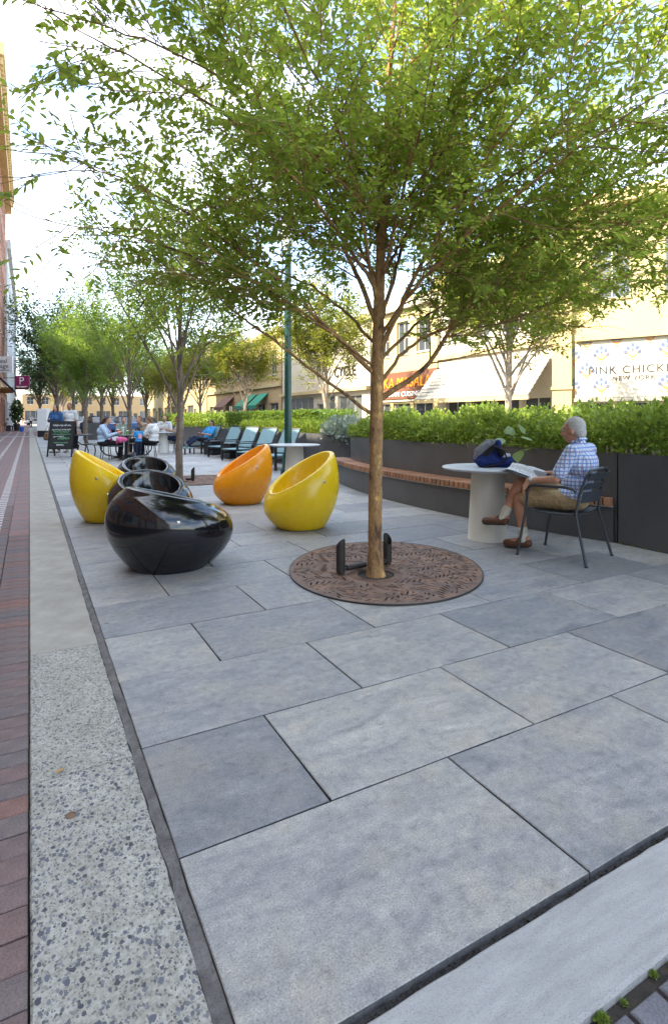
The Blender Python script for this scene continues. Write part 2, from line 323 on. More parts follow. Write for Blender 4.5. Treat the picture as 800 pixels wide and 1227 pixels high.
# ------------------------------------------------------------------ mesh helpers
def tag(o, label=None, cat=None, group=None, kind=None):
    if label: o['label'] = label
    if cat: o['category'] = cat
    if group: o['group'] = group
    if kind: o['kind'] = kind
    return o
def empty(name, loc=(0, 0, 0), rz=0.0, label=None, cat=None, group=None, kind=None):
    o = bpy.data.objects.new(name, None); C.objects.link(o)
    o.location = loc; o.rotation_euler = (0, 0, rz); o.empty_display_size = 0.2
    return tag(o, label, cat, group, kind)
def world_of(o):
    m = Matrix.Translation(o.location) @ Euler(o.rotation_euler).to_matrix().to_4x4() @ Matrix.Diagonal(tuple(o.scale) + (1,))
    return (world_of(o.parent) @ m) if o.parent else m
def put(name, me, parent=None, mat=None):
    o = bpy.data.objects.new(name, me); C.objects.link(o)
    if mat is not None and not me.materials: me.materials.append(mat)
    if parent: o.parent = parent
    return o
def copy_tree(o, parent=None):
    c = o.copy(); C.objects.link(c); c.parent = parent
    for ch in list(o.children): copy_tree(ch, c)
    return c
class MB:
    def __init__(s, xf=None): s.v = []; s.f = []; s.xf = xf
    def add(s, vs, fs):
        n = len(s.v)
        if s.xf is not None: vs = [tuple(s.xf @ Vector(p)) for p in vs]
        else: vs = [tuple(p) for p in vs]
        s.v += vs; s.f += [tuple(i + n for i in f) for f in fs]; return s
    def box(s, a, b, ch=0.0):
        x0, y0, z0 = a; x1, y1, z1 = b
        if ch:
            lo = [(x0, y0, z0), (x1, y0, z0), (x1, y1, z0), (x0, y1, z0)]
            mi = [(x0, y0, z1 - ch), (x1, y0, z1 - ch), (x1, y1, z1 - ch), (x0, y1, z1 - ch)]
            tp = [(x0 + ch, y0 + ch, z1), (x1 - ch, y0 + ch, z1), (x1 - ch, y1 - ch, z1), (x0 + ch, y1 - ch, z1)]
            f = [(3, 2, 1, 0), (8, 9, 10, 11)]
            for o in (0, 4):
                for i in range(4): j = (i + 1) % 4; f.append((o + i, o + j, o + 4 + j, o + 4 + i))
            return s.add(lo + mi + tp, f)
        v = [(x0, y0, z0), (x1, y0, z0), (x1, y1, z0), (x0, y1, z0), (x0, y0, z1), (x1, y0, z1), (x1, y1, z1), (x0, y1, z1)]
        return s.add(v, [(3, 2, 1, 0), (4, 5, 6, 7), (0, 1, 5, 4), (1, 2, 6, 5), (2, 3, 7, 6), (3, 0, 4, 7)])
    def prism(s, poly, z0, z1):
        n = len(poly)
        v = [(x, y, z0) for x, y in poly] + [(x, y, z1) for x, y in poly]
        f = [tuple(range(n - 1, -1, -1)), tuple(range(n, 2 * n))] + [(i, (i + 1) % n, n + (i + 1) % n, n + i) for i in range(n)]
        return s.add(v, f)
    def lathe(s, prof, n=24, c=(0, 0, 0), cap=True):
        vs = []; fs = []
        for r, z in prof:
            for i in range(n):
                a = 2 * math.pi * i / n; vs.append((c[0] + r * math.cos(a), c[1] + r * math.sin(a), c[2] + z))
        for k in range(len(prof) - 1):
            for i in range(n):
                j = (i + 1) % n; fs.append((k * n + i, k * n + j, (k + 1) * n + j, (k + 1) * n + i))
        if cap: fs.append(tuple(range(n - 1, -1, -1))); fs.append(tuple((len(prof) - 1) * n + i for i in range(n)))
        return s.add(vs, fs)
    def tube(s, pts, rad, n=8, cap=True):
        pts = [Vector(p) for p in pts]
        if not hasattr(rad, '__len__'): rad = [rad] * len(pts)
        up = None; vs = []; fs = []
        for i, p in enumerate(pts):
            d = (pts[min(i + 1, len(pts) - 1)] - pts[max(i - 1, 0)])
            if d.length < 1e-9: d = Vector((0, 0, 1))
            d.normalize()
            if up is None:
                up = Vector((0, 0, 1)) if abs(d.z) < 0.9 else Vector((1, 0, 0))
            x = up - d * up.dot(d)
            if x.length < 1e-6: x = Vector((1, 0, 0)) - d * d.x
            x.normalize(); up = x; y = d.cross(x)
            for k in range(n):
                a = 2 * math.pi * k / n; vs.append(p + (x * math.cos(a) + y * math.sin(a)) * rad[i])
        for i in range(len(pts) - 1):
            for k in range(n):
                j = (k + 1) % n; fs.append((i * n + k, i * n + j, (i + 1) * n + j, (i + 1) * n + k))
        if cap: fs.append(tuple(range(n - 1, -1, -1))); fs.append(tuple((len(pts) - 1) * n + k for k in range(n)))
        return s.add(vs, fs)
    def mesh(s, name, smooth=False, angle=None):
        me = bpy.data.meshes.new(name); me.from_pydata(s.v, [], s.f); me.validate(); me.update()
        if smooth:
            me.polygons.foreach_set('use_smooth', [True] * len(me.polygons))
            if angle: me.set_sharp_from_angle(angle=R(angle))
        return me
    def build(s, name, mat, parent=None, smooth=False, world=False, angle=40):
        if world and parent is not None:
            iv = world_of(parent).inverted(); s.v = [tuple(iv @ Vector(p)) for p in s.v]
        return put(name, s.mesh(name, smooth, angle if smooth else None), parent, mat)
def box(name, a, b, mat, parent=None, ch=0.0): return MB().box(a, b, ch).build(name, mat, parent)
def fast_mesh(name, V, Q):
    """V (n,3) float, Q (m,4) int quads"""
    me = bpy.data.meshes.new(name); n, m = len(V), len(Q)
    me.vertices.add(n); me.vertices.foreach_set('co', np.ascontiguousarray(V, dtype=np.float32).ravel())
    me.loops.add(m * 4); me.loops.foreach_set('vertex_index', np.ascontiguousarray(Q, dtype=np.int32).ravel())
    me.polygons.add(m); me.polygons.foreach_set('loop_start', np.arange(m, dtype=np.int32) * 4)
    me.polygons.foreach_set('loop_total', np.full(m, 4, dtype=np.int32))
    me.update(calc_edges=True); me.validate(); return me
LEAF = np.array([(0, 0, 0), (0.20, 0.28, 0.05), (0.185, 0.62, 0.06), (0, 1.0, -0.04), (-0.185, 0.62, 0.06), (-0.20, 0.28, 0.05)])
LEAFQ = np.array([(0, 1, 2, 3), (0, 3, 4, 5)])
def leaf_frames(D, NN):
    D = D / (np.linalg.norm(D, axis=1, keepdims=True) + 1e-9)
    X = np.cross(D, NN); X /= (np.linalg.norm(X, axis=1, keepdims=True) + 1e-9)
    return X, D, np.cross(X, D)
def leaves_mesh(name, P, D, NN, Sz, wide=1.0):
    X, Y, Z = leaf_frames(D, NN); L = LEAF
    V = (P[:, None, :] + (X[:, None, :] * (L[None, :, 0:1] * wide) + Y[:, None, :] * L[None, :, 1:2] + Z[:, None, :] * L[None, :, 2:3]) * Sz[:, None, None])
    n = len(P); Q = (LEAFQ[None] + (np.arange(n) * 6)[:, None, None]).reshape(-1, 4)
    return fast_mesh(name, V.reshape(-1, 3), Q)
def text_mesh(txt, size, depth=0.01, align='CENTER', spacing=1.0):
    cu = bpy.data.curves.new('lettering', 'FONT'); cu.body = txt; cu.size = size; cu.extrude = depth / 2
    cu.align_x = align; cu.align_y = 'CENTER'; cu.space_character = spacing; cu.resolution_u = 3
    o = bpy.data.objects.new('lettering_source', cu); C.objects.link(o)
    dg = bpy.context.evaluated_depsgraph_get(); me = bpy.data.meshes.new_from_object(o.evaluated_get(dg))
    bpy.data.objects.remove(o); bpy.data.curves.remove(cu)
    me.materials.clear(); return me
def text_on(txt, size, frame, mat, parent, depth=0.01, spacing=1.0, name='lettering', xs=1.0):
    """frame: 4x4 world matrix, x right, y up, z out of the face"""
    def ext(s_):
        q = text_mesh(s_, size, depth, 'LEFT', spacing); a = [v.co.x for v in q.vertices]; return q, min(a), max(a)
    _, a0, a1 = ext(txt); words = txt.split(' '); pre = ''
    for w in words:
        q, b0, b1 = ext(w); x0 = a0 if not pre else ext(pre + w)[2] - (b1 - b0)
        q.transform(world_of(parent).inverted() @ frame @ Matrix.Diagonal((xs, 1, 1, 1)) @ Matrix.Translation((x0 - b0 - (a0 + a1) / 2, 0, 0)))
        o = put(name, q, parent, mat); pre += w + ' '
    return o
def face_frame(origin, right, up=(0, 0, 1)):
    r = Vector(right).normalized(); u = Vector(up).normalized(); n = r.cross(u)
    m = Matrix((r, u, n)).transposed().to_4x4(); m.translation = Vector(origin); return m

# a continuous body out of tapered capsules and ellipsoids, fused by a voxel remesh
def prim_cap(bm, p0, r0, p1, r1, n=14):
    p0 = Vector(p0); p1 = Vector(p1); ax = p1 - p0; L = max(ax.length, 1e-4)
    q = Vector((0, 0, 1)).rotation_difference(ax.normalized()) if ax.length > 1e-6 else Matrix.Identity(3).to_quaternion()
    prof = []
    for i in range(5): a = -math.pi / 2 + (math.pi / 2) * i / 4; prof.append((r0 * math.cos(a), r0 * math.sin(a)))
    for i in range(5): a = (math.pi / 2) * i / 4; prof.append((r1 * math.cos(a), L + r1 * math.sin(a)))
    rings = []
    for r, z in prof:
        rings.append([bm.verts.new(p0 + q @ Vector((max(r, 1e-4) * math.cos(2 * math.pi * k / n), max(r, 1e-4) * math.sin(2 * math.pi * k / n), z))) for k in range(n)])
    for a, b in zip(rings, rings[1:]):
        for k in range(n): bm.faces.new((a[k], a[(k + 1) % n], b[(k + 1) % n], b[k]))
    bm.faces.new(rings[0][::-1]); bm.faces.new(rings[-1])
def prim_ell(bm, c, r, rot=None):
    m = Matrix.Translation(Vector(c)) @ (rot.to_matrix().to_4x4() if rot else Matrix.Identity(4)) @ Matrix.Diagonal((r[0], r[1], r[2], 1))
    bmesh.ops.create_icosphere(bm, subdivisions=3, radius=1.0, matrix=m)
def blob(name, prims, voxel, mat, parent, smooth=3):
    bm = bmesh.new()
    for p in prims:
        if p[0] == 'cap': prim_cap(bm, *p[1:])
        else: prim_ell(bm, *p[1:])
    me = bpy.data.meshes.new(name); bm.to_mesh(me); bm.free()
    o = bpy.data.objects.new(name + '_source', me); C.objects.link(o)
    rm = o.modifiers.new('r', 'REMESH'); rm.mode = 'VOXEL'; rm.voxel_size = voxel; rm.use_smooth_shade = True
    if smooth: sm = o.modifiers.new('s', 'SMOOTH'); sm.factor = 0.5; sm.iterations = smooth
    dg = bpy.context.evaluated_depsgraph_get(); out = bpy.data.meshes.new_from_object(o.evaluated_get(dg))
    bpy.data.objects.remove(o); bpy.data.meshes.remove(me)
    out.materials.clear(); out.polygons.foreach_set('use_smooth', [True] * len(out.polygons))
    return put(name, out, parent, mat)
# ================================================================== GROUND
def sheet(name, x0, y0, x1, y1, z, mat):
    me = bpy.data.meshes.new(name); me.from_pydata([(x0, y0, z), (x1, y0, z), (x1, y1, z), (x0, y1, z)], [], [(0, 1, 2, 3)]); me.update()
    return tag(put(name, me, None, mat), kind='structure')
sheet('ground', -900, -900, 900, 1500, -0.20, M['ground'])
road = MB().box((9.4, -60, -0.19), (16.4, 190, -0.12)).build('road', M['asphalt']); tag(road, kind='structure')
pv = MB().box((16.4, -60, -0.19), (20.6, 190, 0.0)).build('far_pavement', M['ground']); tag(pv, kind='structure')
pk = MB().box((6.2, 40.0, -0.19), (9.4, 190, 0.0)).build('street_pavement', M['ground']); tag(pk, kind='structure')

# --- plaza: rows of big stone slabs, half bond
ROW0, ROWP, XL, COLP = 1.02, 0.61, 0.378, 0.967
plaza = MB().box((0.30, 0.985, -0.19), (9.4, 44.2, -0.022)).build('plaza_pavement', M['joint']); tag(plaza, kind='structure')
GAP = 0.0055
def rough_slab(w, d, seed):
    """slab with slightly uneven sawn-and-split top edge"""
    rg = random.Random(seed); n = 7; m = 5
    ring = [(i / n * w, 0) for i in range(n)] + [(w, i / m * d) for i in range(m)] + [(w - i / n * w, d) for i in range(n)] + [(0, d - i / m * d) for i in range(m)]
    out = []
    for (x, y) in ring:
        j = rg.uniform(0.0, 0.0022); cx, cy = w / 2, d / 2
        out.append((x + (j if x < cx else -j), y + (j if y < cy else -j)))
    k = len(out); c = 0.0025
    tp = [(x + (c if x < w / 2 else -c), y + (c if y < d / 2 else -c)) for x, y in out]
    mb = MB(); v = [(x, y, -0.045) for x, y in out] + [(x, y, -0.003) for x, y in out] + [(x, y, 0) for x, y in tp]
    f = [tuple(range(2 * k, 3 * k))]
    for o in (0, k):
        for i in range(k): f.append((o + i, o + (i + 1) % k, o + k + (i + 1) % k, o + k + i))
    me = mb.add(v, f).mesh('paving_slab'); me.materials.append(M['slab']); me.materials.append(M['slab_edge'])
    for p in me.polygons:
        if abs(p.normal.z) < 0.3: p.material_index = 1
    return me
M['slab_edge'] = mat_concrete('slab_split_edge_shaded', (0.05, 0.05, 0.052), (0.13, 0.13, 0.135), 30.0, 1.0)  # split sides in a darker tone: dirt plus joint shade put into the colour
slab_cache = {}
far = MB()
nslab = 0
rs = random.Random(3)
for k in range(0, 70):
    y0 = ROW0 + k * ROWP
    first = 1.385 if k % 2 == 0 else 0.885
    edges = [XL] + [first + i * COLP for i in range(8) if first + i * COLP < 6.9]
    for a, b in zip(edges, edges[1:]):
        if y0 > 29 or (a > 5.9 and y0 < 10):
            if a < 6.3 or y0 > 10: far.box((a + GAP / 2, y0 + GAP / 2, -0.045), (b - GAP / 2, y0 + ROWP - GAP / 2, 0.0))
            continue
        var = rs.randrange(4); key = (round(b - a, 3), var)
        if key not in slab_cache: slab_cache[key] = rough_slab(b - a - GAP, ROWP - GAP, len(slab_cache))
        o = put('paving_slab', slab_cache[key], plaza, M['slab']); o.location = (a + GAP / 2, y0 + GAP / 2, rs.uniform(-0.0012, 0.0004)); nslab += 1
o = far.build('paving_slabs_beyond', M['slab_far'], plaza); o['kind'] = 'stuff'

# --- mortar fillet between kerb and slabs
mb = MB(); rg = random.Random(5); y = 0.2; prev = None
pts = []
while y < 44: pts.append((0.349 + rg.uniform(-0.005, 0.003), y, 0.3795 + rg.uniform(-0.002, 0.002), rg.uniform(-0.011, -0.005))); y += 0.06 if y < 6 else 0.5
v = []; f = []
for i, (xa, yy, xb, zz) in enumerate(pts):
    v += [(xa, yy, -0.0205), ((xa + xb) / 2, yy, zz - 0.005), (xb, yy, zz)]
    if i: q = i * 3; f += [(q - 3, q - 2, q + 1, q), (q - 2, q - 1, q + 2, q + 1)]
tag(mb.add(v, f).build('mortar_strip', M['mortar']), kind='structure')

# --- kerb of cast concrete lengths
kerb = MB().box((0.0, -3, -0.19), (0.351, 44.2, -0.06)).build('kerb', M['joint']); tag(kerb, kind='structure')
ky = [-1.5, -0.2, 1.02, 2.24, 3.46, 4.70, 5.95, 7.2, 8.45, 9.7, 10.95, 12.2] + [12.2 + 1.25 * i for i in range(1, 26)]
for a, b in zip(ky, ky[1:]):
    mb = MB(); n = 24; g = 0.004
    L = b - a - g
    rg = random.Random(int(a * 10))
    v = []; f = []
    for i in range(n + 1):
        yy = i / n * L; e = rg.uniform(-0.0025, 0.0025); e2 = rg.uniform(-0.002, 0.002)
        v += [(0.002 + e2 * .5, yy, -0.06), (0.002 + e2 * .5, yy, -0.026), (0.007 + e2 * .5, yy, -0.020), (0.343 + e, yy, -0.020), (0.350 + e, yy, -0.026), (0.350 + e, yy, -0.06)]
        if i:
            q = i * 6
            for j in range(5): f.append((q - 6 + j, q - 5 + j, q + 1 + j, q + j))
    f += [(0, 1, 2, 3, 4, 5), tuple(n * 6 + i for i in (5, 4, 3, 2, 1, 0))]
    o = mb.add(v, f).build('kerb_stone', M['aggregate'] if a < 2.2 else (M['aggregate_fine'] if a < 3.4 else M['kerb']), kerb); o.location = (0, a + g / 2, 0)

# --- brick footway on the shop side
foot = MB().box((-3.7, -40, -0.19), (-0.001, 185, -0.05)).build('brick_footway', M['joint']); tag(foot, kind='structure')
def brick_mesh(w, d, ch=0.004): return MB().box((0.0025, 0.0025, -0.05), (w - 0.0025, d - 0.0025, 0), ch).mesh('brick')
bS, bL = brick_mesh(0.2, 0.1), brick_mesh(0.1, 0.2)
rb = random.Random(9); fb = MB(); fw = MB()
y = 0.7; n = 0
while y < 60:
    if y < 7.0: o = put('brick', bS, foot, M['brick']); o.location = (-0.2010, y, -0.024 + rb.uniform(-0.003, 0.002)); n += 1; o.rotation_euler = (0, 0, rb.uniform(-0.008, 0.008))
    else: fb.box((-0.201, y + 0.002, -0.05), (-0.003, y + 0.098, -0.025 + rb.uniform(-0.002, 0.001)))
    y += 0.1
def stripe(x): return any(abs(x - s) < 0.06 for s in (-0.36, -0.80, -1.45))
wS = brick_mesh(0.12, 0.1); gB = brick_mesh(0.1, 0.2)
for ci in range(0, 30):
    x0 = -0.2 - (ci + 1) * 0.1 - 0.002
    if x0 < -3.6: break
    y = 3.0 + (0.1 if ci % 2 else 0)
    while y < 60:
        if x0 + 0.1 > -y * 0.0415 - 0.10:
            w = ci in (1, 6, 12)
            if w:
                tgt = fw if (int(round(y / 0.1)) % 2 == 0) else fb
                if y < 14 and ci == 1 and tgt is fw:
                    o = put('white_brick', wS, foot, M['brick_white']); o.location = (x0 - 0.01, y, -0.0235); 
                else: tgt.box((x0 + 0.002, y + 0.002, -0.05), (x0 + 0.098, y + 0.098, -0.024))
                y += 0.1; continue
            if y < 9.5: o = put('brick', bL, foot, M['brick']); o.location = (x0, y, -0.0245 + rb.uniform(-0.002, 0.002)); n += 1
            else: fb.box((x0 + 0.002, y + 0.002, -0.05), (x0 + 0.098, y + 0.198, -0.025 + rb.uniform(-0.002, 0.001)))
        y += 0.1 if ci in (1, 6, 12) else 0.2
o = fb.build('bricks_beyond', M['brick_far'], foot); o['kind'] = 'stuff'
o = fw.build('white_bricks_beyond', M['brick_white'], foot); o['kind'] = 'stuff'
tag(MB().box((-3.7, 43.9, -0.05), (6.2, 45.3, -0.018)).build('crossing_band', M['band']), kind='structure')
tag(MB().box((-3.7, 60.0, -0.05), (-0.001, 185, -0.0235)).build('far_footway', M['brick_far']), kind='structure')
tag(MB().box((0.0, 45.3, -0.05), (0.32, 185, -0.0195)).build('far_kerb', M['kerb']), kind='structure')
tag(MB().box((0.33, 45.3, -0.05), (6.2, 60, -0.021)).build('far_brick_paving', M['brick_far']), kind='structure')

# --- pale concrete band across the near end and grey pavers beyond it
band = MB(); n = 90; rg = random.Random(4)
v = []; f = []
for i in range(n + 1):
    x = 0.30 + i / n * 5.2; e = rg.uniform(-0.002, 0.002); e2 = rg.uniform(-0.0015, 0.0015)
    v += [(x, 0.784 + e2, -0.09), (x, 0.784 + e2, -0.014), (x, 0.792 + e2, -0.008), (x, 0.997 + e, -0.008), (x, 1.003 + e, -0.013), (x, 1.003 + e, -0.09)]
    if i:
        q = i * 6
        for j in range(5): f.append((q - 6 + j, q + j, q + 1 + j, q - 5 + j))
tag(band.add(v, f).build('concrete_band', M['band']), kind='structure')
gpv = MB().box((0.30, -1.0, -0.19), (5.5, 0.783, -0.030)).build('grey_brick_paving', M['soil']); tag(gpv, kind='structure')
for j in range(3):
    for i in range(24):
        x = 0.62 + i * 0.106 + (0.05 if j % 2 else 0); y = 0.762 - (j + 1) * 0.206
        o = put('grey_brick', gB, gpv, M['brick_grey']); o.location = (x, y, -0.018 + rb.uniform(-0.004, 0.003)); o.rotation_euler = (0, 0, rb.uniform(-0.012, 0.012))
# soil and crumbs in the open joint
rg = np.random.default_rng(5); n = 2600
P = np.stack([rg.uniform(0.4, 3.2, n), rg.uniform(1.003, 1.0195, n), rg.uniform(-0.024, -0.015, n)], 1)
mb = MB()
for p in P:
    s = rg.uniform(0.0012, 0.0045) * (1.6 if rg.uniform() < 0.08 else 1); q = rg.normal(size=(4, 3)); q /= np.linalg.norm(q, axis=1, keepdims=True); mb.add([tuple(p + k * s) for k in q], [(0, 1, 2), (0, 2, 3), (0, 3, 1), (1, 3, 2)])
o = tag(mb.build('soil_crumbs', M['soil'], None), kind='stuff'); tag(o, 'dark soil crumbs filling the open joint beside the pale concrete band', 'soil')
def tuft(name, c, r, n, sz, mat, label, cat, group=None, up=1.0):
    g_ = np.random.default_rng(int(abs(c[0] * 977 + c[1] * 131)) + n)
    d = g_.normal(size=(n, 3)); d[:, 2] = np.abs(d[:, 2]) * up + 0.1; d /= np.linalg.norm(d, axis=1, keepdims=True)
    P = d * (g_.uniform(0, 1, n) ** 0.5)[:, None] * r * np.array([1, 1, 0.6])
    me = leaves_mesh(name, P, d + g_.normal(size=(n, 3)) * 0.4, g_.normal(size=(n, 3)), g_.uniform(0.6, 1.2, n) * sz)
    o = put(name, me, None, mat); o.location = c; return tag(o, label, cat, group)
for (x, y, r) in ((0.60, 1.0, 0.010), (1.085, 0.772, 0.016), (1.28, 0.778, 0.010), (1.16, 0.770, 0.008), (1.34, 0.77, 0.007), (1.0, 0.77, 0.008)):
    tuft('moss_tuft', (x, y, -0.024), r, 160, r * 0.55, M['moss'], 'small green moss tuft in the joint beside the pale concrete band', 'moss', 'moss tufts in the paving joints')
for i in range(14):
    yy = 1.9 + i * 0.125
    tuft('weed_tuft', (5.262, yy, 0.0), 0.014, 60, 0.014, M['moss'], 'low weeds sprouting along the foot of the dark planter wall', 'weed', 'weeds at the planter foot')
# a fallen leaf and a coin-like metal plug in the kerb
o = leaves_mesh('fallen_leaf', np.array([[0, 0, 0.004]]), np.array([[1, .3, 0.05]]), np.array([[0, 0, 1.0]]), np.array([0.035]))
fl = put('fallen_leaf', o, None, plain('dry_leaf', (0.45, 0.24, 0.05), 0.7)); fl.location = gp(66, 922) + Vector((0, 0, -0.017)); tag(fl, 'dry orange leaf lying on the speckled kerb', 'leaf')
mb = MB().lathe([(0.0165, -0.004), (0.0165, 0.002), (0.013, 0.003), (0.013, 0.0015)], 20); pl = mb.build('survey_pin', plain('rusty_pin', (0.16, 0.09, 0.05), 0.7), None, True)
pl.location = gp(85, 970) + Vector((0, 0, -0.02)); tag(pl, 'round rusty metal pin set in the speckled kerb', 'pin')

# ================================================================== PLANTERS AND BENCH
def smooth_curve(pts, n):
    P = np.array(pts, float); t = np.concatenate([[0], np.cumsum(np.linalg.norm(np.diff(P, axis=0), axis=1))])
    out = []
    tt = np.linspace(0, t[-1], n)
    # Catmull-Rom through the points
    for q in tt:
        i = min(max(np.searchsorted(t, q) - 1, 0), len(P) - 2)
        u = (q - t[i]) / (t[i + 1] - t[i])
        p0 = P[max(i - 1, 0)]; p1 = P[i]; p2 = P[i + 1]; p3 = P[min(i + 2, len(P) - 1)]
        out.append(0.5 * ((2 * p1) + (-p0 + p2) * u + (2 * p0 - 5 * p1 + 4 * p2 - p3) * u * u + (-p0 + 3 * p1 - 3 * p2 + p3) * u ** 3))
    out = np.array(out)
    d = np.concatenate([[0], np.cumsum(np.linalg.norm(np.diff(out, axis=0), axis=1))])
    s = np.linspace(0, d[-1], n)
    return np.stack([np.interp(s, d, out[:, 0]), np.interp(s, d, out[:, 1])], 1)
def offset(cv, d):
    t = np.gradient(cv, axis=0); t /= np.linalg.norm(t, axis=1, keepdims=True)
    return cv + np.stack([t[:, 1], -t[:, 0]], 1) * d     # to the right of travel
def ribbon(cv, th, z0, z1, rim=0.0):
    """thick wall along a curve, thickness to the right of travel"""
    a = cv; b = offset(cv, th); n = len(a); v = []; f = []
    for i in range(n): v += [(a[i, 0], a[i, 1], z0), (a[i, 0], a[i, 1], z1), (b[i, 0], b[i, 1], z1), (b[i, 0], b[i, 1], z0)]
    for i in range(n - 1):
        q = i * 4; w = q + 4
        for j in range(4): k = (j + 1) % 4; f.append((q + j, w + j, w + k, q + k))
    f += [(3, 2, 1, 0), tuple(4 * (n - 1) + j for j in range(4))]
    return MB().add(v, f)
def wall_panels(cv, th, z0, z1, L, parent, mat, name='wall_panel'):
    d = np.concatenate([[0], np.cumsum(np.linalg.norm(np.diff(cv, axis=0), axis=1))])
    k = max(1, round(d[-1] / L)); st = d[-1] / k
    for i in range(k):
        s = np.linspace(i * st + 0.0015, (i + 1) * st - 0.0015, max(3, int(st / 0.08)))
        c = np.stack([np.interp(s, d, cv[:, 0]), np.interp(s, d, cv[:, 1])], 1)
        ribbon(c, th, z0, z1).build(name, mat, parent, True, world=True, angle=30)
# near planter: straight flank, then a bowed face with the bench, then round the far end
near = empty('planter', (5.6, 5.0, 0), 0, 'long charcoal steel planter with a wooden bench along its bowed face', 'planter')
flank = np.array([(5.262, -2.0 + i * 0.2) for i in range(28)] + [(5.262, 3.56)])
upper = smooth_curve([(5.275, 3.58), (5.30, 4.3), (5.32, 4.9), (5.25, 5.6), (5.20, 6.4), (5.22, 7.4), (5.36, 8.5), (5.66, 9.55), (6.05, 10.15), (6.7, 10.35), (7.6, 10.3)], 130)
wall_panels(flank, 0.05, 0.0, 0.92, 1.8, near, M['charcoal'])
wall_panels(upper, 0.05, 0.0, 0.92, 1.9, near, M['charcoal'])
back = np.array([(7.6, 10.25), (7.9, 9.5), (7.9, -2.0)]); wall_panels(smooth_curve([(7.6, 10.3), (7.85, 9.9), (7.9, 9.0), (7.9, 3.0), (7.9, -2.0)], 60), 0.05, 0.0, 0.92, 3.0, near, M['charcoal'])
soilp = MB().prism([(p[0], p[1]) for p in offset(flank, 0.05)[::4]] + [(p[0], p[1]) for p in offset(upper, 0.05)[::6]] + [(7.84, 9.8), (7.84, -2.0)], 0.60, 0.82)
soilp.build('soil', M['soil'], near, world=True)
bench = empty('bench', (5.0, 6.4, 0), 0, 'curved wooden slat bench built against the charcoal planter', 'bench')
fy = np.linspace(3.60, 10.3, 120); bf = np.stack([4.84 + 0.047 * (fy - 6.4) ** 2, fy], 1)
bf[:, 0] = np.minimum(bf[:, 0], 6.2)
base = offset(bf, 0.045)
wall_panels(base, 0.03, 0.0, 0.365, 2.2, bench, M['charcoal'], 'bench_base')
ribbon(offset(bf, 0.012), 0.30, 0.366, 0.376).build('trim', plain('pale_trim', (0.42, 0.40, 0.33), 0.5), bench, True, world=True)
slat_me = MB().box((0, -0.5, -0.078), (1, 0.5, 0), 0.0).mesh('slat')
# bevel the exposed end a little
slat_me = bpy.data.meshes.new('slat'); _e = 0.10
slat_me.from_pydata([(0.012, -0.5, -0.078), (0, -0.44, -0.073), (0, 0.44, -0.073), (0.012, 0.5, -0.078), (0.012, -0.5, 0), (0, -0.44, -0.005), (0, 0.44, -0.005), (0.012, 0.5, 0),
                     (1, -0.5, -0.078), (1, 0.5, -0.078), (1, -0.5, 0), (1, 0.5, 0)], [],
                    [(1, 5, 6, 2), (0, 4, 5, 1), (2, 6, 7, 3), (4, 7, 6, 5), (0, 1, 2, 3), (4, 10, 11, 7), (0, 8, 10, 4), (3, 7, 11, 9), (8, 9, 11, 10), (0, 3, 9, 8)]); slat_me.update()
d = np.concatenate([[0], np.cumsum(np.linalg.norm(np.diff(bf, axis=0), axis=1))]); pitch = 0.085; rsl = random.Random(2)
tng = np.gradient(bf, axis=0); tng /= np.linalg.norm(tng, axis=1, keepdims=True)
for i in range(int(d[-1] / pitch)):
    s = (i + 0.5) * pitch; x = np.interp(s, d, bf[:, 0]); yv = np.interp(s, d, bf[:, 1]); tx = np.interp(s, d, tng[:, 0]); ty = np.interp(s, d, tng[:, 1])
    ang = math.atan2(-tx, ty)                    # inward normal direction = (ty,-tx)
    wx = np.interp(yv, upper[:100, 1], upper[:100, 0])
    dep = min(max(wx - x, 0.06), 0.55) / max(0.5, ty) + 0.0
    o = put('slat', slat_me, bench, M['ipe']); o.location = Vector((x, yv, 0.455 + rsl.uniform(-0.002, 0.002))) - bench.location
    o.rotation_euler = (0, 0, math.atan2(-tx, ty)); o.scale = (dep, 0.070, 1.0)
# far planter behind the lounge chairs
farp = empty('planter', (6.4, 18.0, 0), 0, 'long straight charcoal planter behind the row of teal lounge chairs', 'planter')
fc = np.array([(6.95, 11.2), (6.45, 11.4), (6.25, 11.9)] + [(6.25, 12.0 + i) for i in range(20)])
wall_panels(fc, 0.05, 0.0, 0.90, 2.4, farp, M['charcoal'])
wall_panels(np.array([(8.3, 31.0 - i) for i in range(20)] + [(6.95, 11.2)]), 0.05, 0, 0.9, 3.0, farp, M['charcoal'])
MB().prism([(6.31, 12), (8.2, 12.2), (8.2, 31), (6.31, 31)], 0.6, 0.80).build('soil', M['soil'], farp, world=True)

def hedge_leaves(name, fn, n, sz, mat, parent, seed=1, upb=0.3, wide=1.4):
    """fn(u array of (n,3) in 0..1) -> points; leaves point up and outwards"""
    g_ = np.random.default_rng(seed); P, out = fn(g_, n)
    D = out * 0.7 + np.array([0, 0, upb]) + g_.normal(size=P.shape) * 0.55
    NN = g_.normal(size=P.shape) * 0.8 + np.array([0, 0, 0.8]) + out * 0.3
    me = leaves_mesh(name, P, D, NN, g_.uniform(0.6, 1.25, len(P)) * sz, wide)
    iv = -np.array(parent.location) if parent else 0
    me.transform(Matrix.Translation(Vector(iv)))
    return put(name, me, parent, mat)
def lump(x, y, s, seed): 
    return (np.sin(x * 3.1 * s + seed) * np.cos(y * 2.7 * s + seed * 1.3) + 0.6 * np.sin(x * 7.3 * s + 2 * seed) * np.sin(y * 6.1 * s + seed) + 0.35 * np.sin(y * 13 * s + x * 9 * s))
